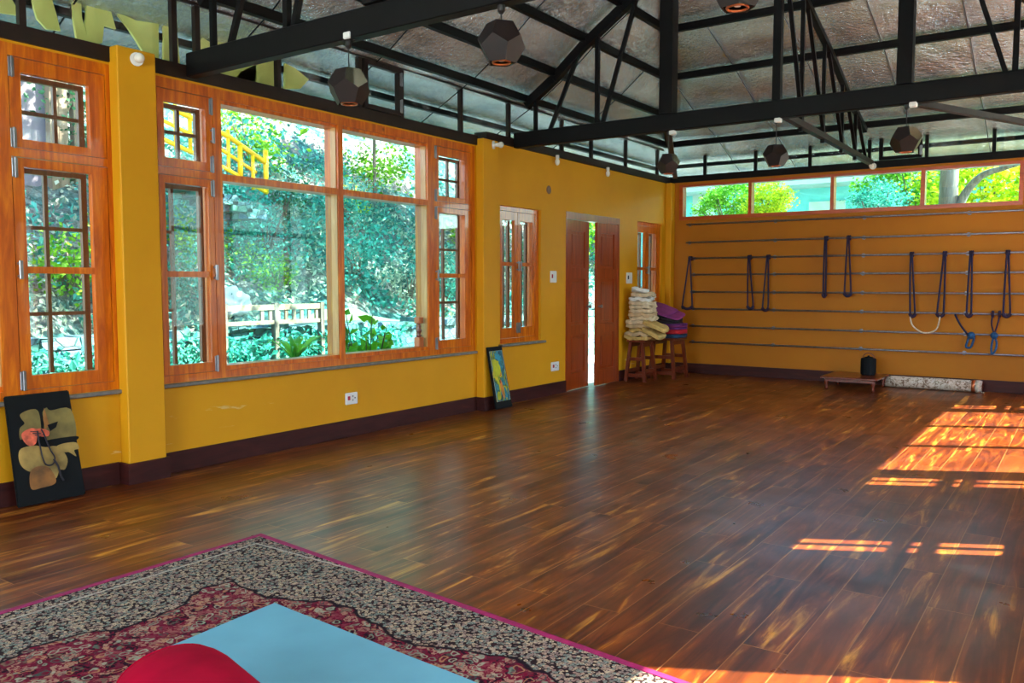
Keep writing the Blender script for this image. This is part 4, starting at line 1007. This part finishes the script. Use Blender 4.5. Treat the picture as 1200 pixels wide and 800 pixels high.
bm = bmesh.new(); tube(bm, [bo(.03, .885, k) for k in range(36)], .003, 5, True); part('piping', bm, M['crimson_cotton'], t_, True)

# ------------------------------------------------------------ outdoors
def hz(x, y):
    d_ = -9.1-x
    if d_ < 0: return -.25
    base = .62+d_*.86 if d_ < 4 else .62+4*.86+(d_-4)*1.0
    return base+.35*noise.noise(Vector((x*.5, y*.5, 0)))+.16*noise.noise(Vector((x*1.7, y*1.7, 4)))
bm = bmesh.new(); NX, NYY = 70, 150
gr = [[None]*(NYY+1) for _ in range(NX+1)]
for i in range(NX+1):
    for j in range(NYY+1):
        x = -9.12-(i/NX)**1.2*13; y = -3+j/NYY*33; gr[i][j] = bm.verts.new((x, y, hz(x, y)))
for i in range(NX):
    for j in range(NYY): bm.faces.new((gr[i][j], gr[i][j+1], gr[i+1][j+1], gr[i+1][j]))
o = obj('hillside', bm, M['hill_soil'], smooth=True); o['kind'] = 'structure'; o['label'] = 'rocky planted hillside rising outside the windows'
struct(obj('path_left', BM(((-8.84, -4, -.258), (XL-.25, 30, -.235))), M['paving']), 'pale paved path from the door, run past the large windows to bounce light')  # path carried along the windows to bounce sunlight up to the eave
struct(obj('bounce_slab_right', BM(((XR+.25, -4, -.258), (4.2, 16, -.235))), M['paving']), 'unseen pale paving added on the sunny side to bounce sunlight indoors')  # unseen slab, added so sunlit ground brightens the ceiling
bk = bmesh.new(); g_ = [[bk.verts.new((8.5+i*.8, -25+j*1.6, -.3+min(5.2, i*.75)+.35*noise.noise(Vector((i*.4, j*.5, 3))))) for j in range(34)] for i in range(16)]
for i in range(15):
    for j in range(33): bk.faces.new((g_[i][j], g_[i+1][j], g_[i+1][j+1], g_[i][j+1]))
o = obj('sky_screen_bank', bk, M['moss_ground'], smooth=True); o['kind'] = 'structure'; o['label'] = 'unseen grassy bank added on the sunny side to screen the reflected sky'  # unseen bank, added to keep bright sky out of the pane reflections
struct(obj('ground', BM(((-60, -40, -.45), (60, 60, -.26))), M['moss_ground']), 'ground outside the hall')
bm = BM(((-9.16, -3, -.25), (-8.85, 30, .60))); bmesh.ops.subdivide_edges(bm, edges=list(bm.edges), cuts=3)
for j in range(110):     # cap stones
    pass
WALLX = 0
tag(obj('stone_wall', bm, M['dry_stone'], origin=(-9, 8, -.25)), 'low dry stone retaining wall at the foot of the hillside', 'wall')
bm = bmesh.new(); rr = random.Random(3)
y = -2.9
while y < 29:
    L_ = rr.uniform(.22, .5); h_ = rr.uniform(.07, .14); w_ = rr.uniform(.26, .4)
    vs_ = box(bm, (-9.0-w_/2, y, .602), (-9.0+w_/2+rr.uniform(-.05, .05), y+L_-.02, .62+h_))
    for v in vs_: v.co += Vector((rr.uniform(-.03, .03), rr.uniform(-.02, .02), abs(rr.uniform(-.02, .02))))
    y += L_
o = obj('coping_stones', bm, M['dry_stone'], origin=(-9, 8, .58)); tag(o, 'row of loose flat stones capping the retaining wall', 'stones', kind='stuff')

def leafcard(bm, c_, s, rr, droop=0, long_=1.0):
    d_ = Vector((rr.gauss(0, 1), rr.gauss(0, 1), rr.gauss(0, .7)-droop)).normalized(); u = d_.cross(Vector((rr.gauss(0, 1), rr.gauss(0, 1), rr.gauss(0, 1)))).normalized()*s*.32; d_ = d_*s*long_
    n_ = d_.cross(u).normalized()*s*.12
    a = bm.verts.new(c_); b = bm.verts.new(c_+d_*.5+u+n_); e = bm.verts.new(c_+d_); f = bm.verts.new(c_+d_*.5-u+n_)
    bm.faces.new((a, b, e)); bm.faces.new((a, e, f))
def mesh_from(bm, name):
    me = bpy.data.meshes.new(name); bm.to_mesh(me); bm.free(); return me
def bush_mesh(name, n, rx_, rz_, s, mat, seed, droop=0, long_=1.0):
    rr = random.Random(seed); bm = bmesh.new(); cl = [Vector((rr.gauss(0, .45)*rx_, rr.gauss(0, .45)*rx_, abs(rr.gauss(.5, .3))*rz_)) for _ in range(14)]
    for _ in range(n):
        c_ = rr.choice(cl)+Vector((rr.gauss(0, 1), rr.gauss(0, 1), rr.gauss(0, .8)))*rx_*.24
        leafcard(bm, c_, s*rr.uniform(.6, 1.3), rr, droop, long_)
    me = mesh_from(bm, name); me.materials.append(M[mat]); return me
BMESH = {}
for k_, (n_, s_, mt_, dr, lo) in {'green': (900, .11, 'leaf_green', .2, 1), 'teal': (1100, .10, 'leaf_teal', .2, 1), 'dark': (1000, .09, 'leaf_dark', .3, 1), 'yellow': (900, .11, 'leaf_yellow', .2, 1), 'pale': (600, .08, 'leaf_pale', .2, 1.3)}.items():
    BMESH[k_] = bush_mesh('foliage', n_, 1, 1, s_, mt_, hash(k_) % 1 + len(k_)*7, dr, lo)
def stem_mesh(seed):
    rr = random.Random(seed); bm = bmesh.new()
    for k in range(9):
        a = rr.uniform(0, 6.28); l_ = rr.uniform(.5, .95)
        tube(bm, [(0, 0, -.15), (math.cos(a)*.12, math.sin(a)*.12, l_*.4), (math.cos(a)*.4*l_, math.sin(a)*.4*l_, l_)], [.03, .02, .006], 5)
    me = mesh_from(bm, 'stems'); me.materials.append(M['bark']); return me
STEM = stem_mesh(2)
def bush(kind, x, y, s, label, z=None, sz=1.0, name='bush', cat='bush', grp=None):
    x = min(x, -9.45-s*.45)
    t_ = thing(name, (x, y, hz(x, y) if z is None else z), label, cat, grp); t_.scale = (s, s, s*sz); t_.rotation_euler = (0, 0, (x*7+y*3) % 6.28)
    a = bpy.data.objects.new('foliage', BMESH[kind]); C.objects.link(a); a.parent = t_
    b = bpy.data.objects.new('stems', STEM); C.objects.link(b); b.parent = t_
    return t_
bush('teal', -10.3, 8.3, .75, 'round blue-green shrub in the middle of the large window view')
bush('teal', -9.8, 9.7, .7, 'blue-green shrub at the middle mullion of the large window')
bush('teal', -9.6, 6.9, .6, 'low blue-green shrub behind the pale fence')
bush('green', -10.2, 7.2, .6, 'bright green shrub high in the left pane of the large window')
bush('green', -9.8, 5.1, .7, 'bright green shrub filling the left casement of the large window')
bush('teal', -10.6, 6.2, .8, 'blue-green shrub low in the left pane of the large window')
bush('green', -9.4, 8.0, .45, 'small bright green shrub right above the pale fence')
bush('teal', -11.4, 8.2, .9, 'wide blue-green shrub on the upper slope above the middle rail')
bush('dark', -9.1, 6.2, .4, 'small dark shrub left of the pale fence')
bush('teal', -11.2, 10.8, .8, 'blue-green shrub in the upper right of the large window')
bush('green', -12.0, 12.3, .8, 'light green shrub near the top of the large window right pane')
bush('yellow', -11.6, 11.2, .45, 'yellow-green small shrub on the upper slope')
bush('dark', -11.0, 9.2, .6, 'dark green shrub on the slope behind the middle mullion')
bush('pale', -9.3, 10.9, .6, 'pale dusty shrub low on the slope by the right casement')
bush('pale', -10.3, 12.2, .7, 'pale dry shrub on the slope right of the large window centre')
bush('teal', -9.2, 11.9, .55, 'blue-green shrub behind the spindle ornament')
bush('green', -10.7, 13.6, .7, 'green shrub seen through the narrow double window')
bush('dark', -9.5, 15.2, 1.0, 'dark green shrub seen through the gap of the door')
bush('green', -10.6, 17.5, 1.3, 'green bush seen through the corner window')
bush('green', -9.9, 3.0, .6, 'green shrub in the near window lower casement')
bush('pale', -9.6, 4.1, .55, 'pale dry shrub on the slope in the near window')
bush('dark', -11.6, 6.0, .8, 'dark green shrub below the yellow stair rail')
bush('green', -12.3, 9.6, .9, 'leafy green shrub at the top of the left large pane')
# undergrowth: uncountable
rr = random.Random(11); bm = bmesh.new()
for _ in range(14000):
    x = -9.2-abs(rr.gauss(0, 2.0)); y = rr.uniform(1.0, 20)
    if noise.noise(Vector((x*.9, y*.9, 9))) < -.12: continue
    leafcard(bm, Vector((x, y, hz(x, y)+rr.uniform(0, .16))), rr.uniform(.04, .10), rr, -.6, 1.3)
me = mesh_from(bm, 'undergrowth'); o = link('undergrowth', me, M['leaf_pale']); tag(o, 'low weeds and creepers covering the hillside', 'undergrowth', kind='stuff')
rr = random.Random(12); bm = bmesh.new()
for _ in range(14000):
    x = -9.2-abs(rr.gauss(0, 2.2)); y = rr.uniform(1.0, 20)
    if noise.noise(Vector((x*.8, y*.8, 29))) < -.15: continue
    leafcard(bm, Vector((x, y, hz(x, y)+rr.uniform(0, .2))), rr.uniform(.05, .12), rr, -.6, 1.2)
for _ in range(5000):
    y = rr.uniform(3, 9.6); leafcard(bm, Vector((-8.82+abs(rr.gauss(0, .12)), y, rr.uniform(-.1, .66+.1*noise.noise(Vector((y, 0, 0)))))), rr.uniform(.05, .11), rr, .2, 1.2)
me = mesh_from(bm, 'groundcover'); o = link('groundcover', me, M['leaf_teal']); tag(o, 'blue-green creeping groundcover on the hillside', 'undergrowth', kind='stuff')
# big leafy plant and strap-leaved plant right outside the window
def plant_near(x, y, zb, h_, label):
    t_ = thing('broadleaf_plant', (x, y, zb), label, 'plant'); rr = random.Random(5)
    bm = bmesh.new(); bs_ = bmesh.new()
    for k in range(16):
        a = rr.uniform(0, 6.28); l_ = rr.uniform(.5, 1)*h_; tip = Vector((math.cos(a)*.22, math.sin(a)*.26, l_))
        tube(bs_, [(0, 0, 0), tip*.5+Vector((0, 0, .05)), tip], [.012, .009, .004], 5)
        for j in range(15):
            c_ = tip*rr.uniform(.35, 1.0)
            leafcard(bm, c_, rr.uniform(.10, .17), rr, -.3, 1.0)
    obj('leaves', bm, M['leaf_green'], t_); obj('stems', bs_, M['bark'], t_)
q = P(428, 400, x=-6.3); plant_near(-6.3, q.y, -.25, P(428, 352, x=-6.3).z+.25, 'bushy broad-leaved plant just outside the large window beside the mullion')
def strap_plant(x, y, zb, label):
    t_ = thing('strap_leaf_plant', (x, y, zb), label, 'plant'); rr = random.Random(8); bm = bmesh.new()
    for k in range(26):
        a = rr.uniform(0, 6.28); L_ = rr.uniform(.35, .62); w_ = .022; prev = None; sd2 = Vector((-math.sin(a), math.cos(a), 0))
        for i in range(9):
            s = i/8; c_ = Vector((math.cos(a)*L_*s*.85, math.sin(a)*L_*s*.85, L_*(1.25*s-.95*s*s)+0)); ww = w_*(1-s**2.5)+.001
            pr = (bm.verts.new(c_-sd2*ww), bm.verts.new(c_+sd2*ww))
            if prev: bm.faces.new((prev[0], prev[1], pr[1], pr[0]))
            prev = pr
    obj('leaves', bm, M['leaf_green'], t_, True)
    bm = bmesh.new(); lathe(bm, [(.10, -.25-zb), (.06, -.02), (.05, .03)], (0, 0, 0), 10); obj('clump_base', bm, M['bark'], t_)
q = P(345, 418, x=-6.6); strap_plant(-6.6, q.y, q.z-.05, 'strap-leaved green plant just outside the bottom of the large window')
# pale timber fence
t_ = thing('timber_fence', (-8.7, 7.2, -.25), 'low pale timber fence outside the large window', 'fence')
f0 = P(262, 366, x=-8.7).y; f1 = P(376, 366, x=-8.7).y; zt = P(345, 356, x=-8.7).z; zb_ = P(345, 374, x=-8.7).z
bm = BM(((-8.73, f0-.2, zt-.07), (-8.67, f1, zt))); part('top_rail', bm, M['pale_wood'], t_)
bm = BM(((-8.725, f0-.2, zb_-.05), (-8.675, f1, zb_))); part('bottom_rail', bm, M['pale_wood'], t_)
y = f0-.1
while y < f1:
    if y > f0+.45: part('picket', BM(((-8.715, y, zb_), (-8.685, y+.045, zt-.07))), M['pale_wood'], t_)
    y += .13
for y in (f0, (f0+f1)/2, f1): part('post', BM(((-8.74, y-.03, -.25), (-8.66, y+.03, zt+.02))), M['bark'], t_)
# rock put in for a sunlit patch, sunlight painted in as white
bm = bmesh.new(); bmesh.ops.create_icosphere(bm, subdivisions=4, radius=1)
for v in bm.verts: v.co *= 1+.45*noise.noise(v.co*1.6)+.2*noise.noise(v.co*4); v.co.x *= .2; v.co.y *= .26; v.co.z *= .2
q = P(282, 352, x=-9.25); o = obj('sun_patch_rock', bm, M['sunlit_rock'], smooth=True); o.location = (-9.5, q.y, q.z-.02); tag(o, 'whitish rock standing in for a sunlit patch outside the lower left of the large window', 'sun_patch_rock')
# yellow stair railing up the slope
t_ = thing('stair_railing', (-9.6, 6.8, 2.4), 'yellow tubular stair railing climbing the slope outside', 'railing'); xr = -9.6
def RP(px, py): return P(px, py, x=xr)
bm = bmesh.new(); tube(bm, [RP(185, 118), RP(232, 142), RP(268, 160), RP(313, 192)], .035, 10); part('handrail', bm, M['yellow_rail'], t_, True)
bm = bmesh.new(); tube(bm, [RP(185, 138), RP(262, 177), RP(300, 202)], .025, 8); part('middle_rail', bm, M['yellow_rail'], t_, True)
bm = bmesh.new(); tube(bm, [RP(185, 160), RP(262, 196), RP(313, 226)], .03, 8); part('lower_rail', bm, M['yellow_rail'], t_, True)
for px, p0, p1 in ((205, 120, 175), (222, 130, 180), (267, 152, 200), (281, 170, 206), (296, 182, 222), (311, 176, 226)):
    a, b = RP(px, p1), RP(px, p0); a = Vector((b.x, b.y, a.z)); bm = bmesh.new(); tube(bm, [a, b], .035 if px in (311, 281) else .025, 8); part('post', bm, M['yellow_rail'], t_, True)
bm = bmesh.new()
for k in range(8):
    q = RP(185+k*17, 172+k*9); box(bm, (xr-.7, q.y-.16, q.z-.25), (xr-.05, q.y+.16, q.z-.12))
part('steps', bm, M['dry_stone'], t_)
# small white-brick outbuilding with timber posts beyond the near window
t_ = thing('brick_outbuilding', (-11.5, 4.2, 2), 'white brick outbuilding with timber posts up the slope outside the near window', 'building')
q0 = P(28, 80, x=-11.5); q1 = P(56, 80, x=-11.5); q2 = P(96, 80, x=-11.5)
bm = BM(((-12.3, q0.y-1.5, 1.5), (-11.5, q1.y+.05, 4.9))); part('wall', bm, M['white_bricks'], t_)
for px in (60, 70, 88):
    qq = P(px, 120, x=-11.4); part('post', BM(((-11.45, qq.y-.06, 1.5), (-11.33, qq.y+.06, 4.7))), M['pale_wood'], t_)
bm = BM(((-12.4, q0.y-1.6, 4.7), (-11.0, q2.y+.6, 4.82))); part('roof', bm, M['grey_metal_sheet'], t_)
bm = bmesh.new(); bar(bm, P(66, 150, x=-11.4), P(92, 95, x=-11.4), .09, .06); part('brace', bm, M['pale_wood'], t_)
bm = BM(((-12.2, P(62, 100, x=-11.9).y, 1.9), (-12.1, P(95, 100, x=-11.9).y, 4.7))); part('back_wall', bm, M['pale_slab'], t_)

# trees
def crown_mesh(n, s, mat, seed, rad=(1, 1, 1)):
    rr = random.Random(seed); bm = bmesh.new(); cl = []
    for _ in range(40):
        v = Vector((rr.gauss(0, 1), rr.gauss(0, 1), rr.gauss(0, 1))).normalized()*rr.uniform(.45, 1); cl.append(Vector((v.x*rad[0], v.y*rad[1], v.z*rad[2])))
    for _ in range(n):
        c_ = rr.choice(cl)+Vector((rr.gauss(0, .16), rr.gauss(0, .16), rr.gauss(0, .12))); leafcard(bm, c_, s*rr.uniform(.7, 1.3), rr, .3)
    me = mesh_from(bm, 'crown'); me.materials.append(M[mat]); return me, cl
def tree(x, y, z0, zc, r, mesh, cl, label, trunk=.09, lean=(0, 0), name='leafy_tree'):
    t_ = thing(name, (x, y, z0), label, 'tree'); a = bpy.data.objects.new('crown', mesh); C.objects.link(a); a.parent = t_; a.location = (lean[0], lean[1], zc-z0); a.scale = (r, r, r*.8)
    bm = bmesh.new(); top = Vector((lean[0], lean[1], zc-z0)); tube(bm, smooth_pts([(0, 0, -.2), (lean[0]*.01, lean[1]*.01, (zc-z0)*.5), (lean[0]*.5, lean[1]*.5, (zc-z0)*.8), top], 4), [trunk*(1-.045*k) for k in range(13)], 8)
    obj('trunk', bm, M['bark'], t_, True)
    bm = bmesh.new(); rr = random.Random(int(x*10+y))
    for c_ in cl[:12]: e = top+Vector((c_.x*r, c_.y*r, c_.z*r*.8)); s_ = top*.8; tube(bm, [s_, (s_+e)/2+Vector((0, 0, -.05)), e], [trunk*.4, trunk*.25, .01], 5)
    obj('branches', bm, M['bark'], t_, True)
cg, clg = crown_mesh(3600, .17, 'leaf_green', 21); cy_, cly = crown_mesh(2400, .17, 'leaf_yellow', 22); ct, clt = crown_mesh(3600, .17, 'leaf_teal', 23)
cs, cls = crown_mesh(5200, .07, 'leaf_green', 31)
tree(-7.2, 4.25, -.25, 5.7, 2.6, cs, cls, 'slender tree shading the slope by the yellow stair rail', .07, (-.3, 2.5))
tree(-7.2, 9.75, -.25, 5.7, 2.6, cs, cls, 'slender tree shading the slope behind the large window', .07, (-.3, .1))
tree(-7.3, 12.1, -.25, 5.8, 2.6, cs, cls, 'slender tree shading the slope beyond the narrow double window', .07, (-.3, .8))
tree(-7.4, 15.9, -.25, 5.8, 2.6, cs, cls, 'slender tree outside beyond the door', .08, (-.2, .2))
tree(-11.6, 12.0, 3.2, 4.9, .8, cg, clg, 'small light green tree at the top of the large window right pane', .035)
# beyond the end wall
cg, clg = crown_mesh(4200, .10, 'leaf_green', 41); cy_, cly = crown_mesh(4200, .10, 'leaf_yellow', 42); ct, clt = crown_mesh(3600, .10, 'leaf_teal', 43)
cyb, clyb = crown_mesh(6500, .055, 'leaf_yellow', 44)
def atb(px, py, y): return P(px, py, y=y)
tk = atb(1112, 215, 14.6)
tree(tk.x, 14.6, -.25, 5.2, 2.0, cyb, clyb, 'tree with a thick grey trunk and yellow-green leaves beyond the end wall', .17)
tr_ = [o for o in C.objects if o.name.startswith('leafy_tree') and o.parent is None][-1]
bm = bmesh.new(); tube(bm, smooth_pts([atb(1122, 246, 14.6), atb(1133, 224, 14.6), atb(1152, 205, 14.5), atb(1176, 197, 14.4), atb(1200, 190, 14.3)]), [.075-.002*k for k in range(25)], 8)
part('bent_branch', bm, M['bark'], tr_, True)
def leafy(px, py, y, r, mesh, cl, label, trunk=.05):
    q = atb(px, py, y); tree(q.x, y, -.25, q.z, r, mesh, cl, label, trunk)
leafy(856, 238, 15.2, .6, cg, clg, 'light leafy tree in the leftmost pane of the ribbon window')
leafy(900, 236, 14.8, .46, cy_, cly, 'yellow-green leafy tree in the second pane of the ribbon window')
leafy(1030, 240, 15.4, .5, ct, clt, 'blue-green leafy tree in the third pane of the ribbon window')
leafy(1165, 214, 16.6, 1.1, cy_, cly, 'yellow-green leafy tree in the rightmost pane of the ribbon window')
leafy(1070, 205, 17.5, .9, cg, clg, 'green leafy tree behind the mullion of the third pane')
# blue house
t_ = thing('blue_house', (-5, 20.4, -.25), 'pale blue house with a white eave behind the trees beyond the end wall', 'house')
part('wall', BM(((-12, 20, -.25), (1.5, 26, 4.4))), M['cyan_wall'], t_)
part('eave_slab', BM(((-12.5, 19.1, P(1000, 212, y=19.1).z), (2.0, 26, P(1000, 205, y=19.1).z+.05))), M['pale_slab'], t_)
for px in (818, 832):
    qq = atb(px, 230, 19.9); part('pilaster', BM(((qq.x-.12, 19.85, -.25), (qq.x+.12, 20, 4.3))), M['pale_slab'], t_)
qq = atb(980, 235, 19.95); bm = BM(((qq.x-.6, 19.93, 2.3), (qq.x+.2, 20, 3.2))); part('window', bm, M['pale_slab'], t_)

# boards added to imitate the yellow patches in the glass strip, near left
t_ = thing('yellow_patch_boards', (-5.5, 2.6, 2.8), 'added yellow boards standing in for the yellow patches in the glass strip at upper left', 'added board')
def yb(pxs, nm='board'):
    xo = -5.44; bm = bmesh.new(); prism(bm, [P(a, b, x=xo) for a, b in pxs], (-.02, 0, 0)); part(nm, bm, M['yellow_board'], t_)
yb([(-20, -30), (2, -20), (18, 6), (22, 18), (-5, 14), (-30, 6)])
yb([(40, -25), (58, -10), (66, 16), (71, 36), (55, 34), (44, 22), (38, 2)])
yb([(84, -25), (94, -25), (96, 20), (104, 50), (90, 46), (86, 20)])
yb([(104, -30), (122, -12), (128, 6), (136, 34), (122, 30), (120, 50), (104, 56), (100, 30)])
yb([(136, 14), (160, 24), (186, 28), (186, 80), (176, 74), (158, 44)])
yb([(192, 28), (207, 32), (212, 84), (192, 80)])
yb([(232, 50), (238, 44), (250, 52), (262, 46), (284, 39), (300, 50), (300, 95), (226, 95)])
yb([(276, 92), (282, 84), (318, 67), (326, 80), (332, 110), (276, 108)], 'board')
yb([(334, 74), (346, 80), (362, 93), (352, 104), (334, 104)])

# pieces that belong to a part hang on that part
NEST = {'rim': 'lamp_shade', 'rocker': 'cover_plate', 'socket_holes': 'cover_plate', 'grip': 'loop', 'knot_loop': 'strand', 'piping': 'cover', 'bulb': 'socket', 'lid': 'body',
        'painted_finger_line': 'painted_hand', 'painted_fold_line': 'painted_robe', 'painted_skirt_hem': 'painted_skirt', 'red_dot': 'canvas', 'yellow_patch': 'canvas', 'teal_patch': 'canvas',
        'orange_patch': 'canvas', 'inner_border': 'canvas', 'spiral_edge': 'roll', 'end_band': 'roll', 'fringe': 'roll', 'bracket': 'pipe', 'picket': 'top_rail'}
base = lambda o: o.name.split('.')[0]
for root in [o for o in C.objects if o.parent is None and o.type == 'EMPTY']:
    kids = list(root.children); by = {}
    for k in kids: by.setdefault(base(k), k)
    for k in kids:
        host = by.get(NEST.get(base(k), ''))
        if host is not None and host is not k and not k.children and host.location.length < 1e-6 and host.rotation_euler.z == 0: k.parent = host
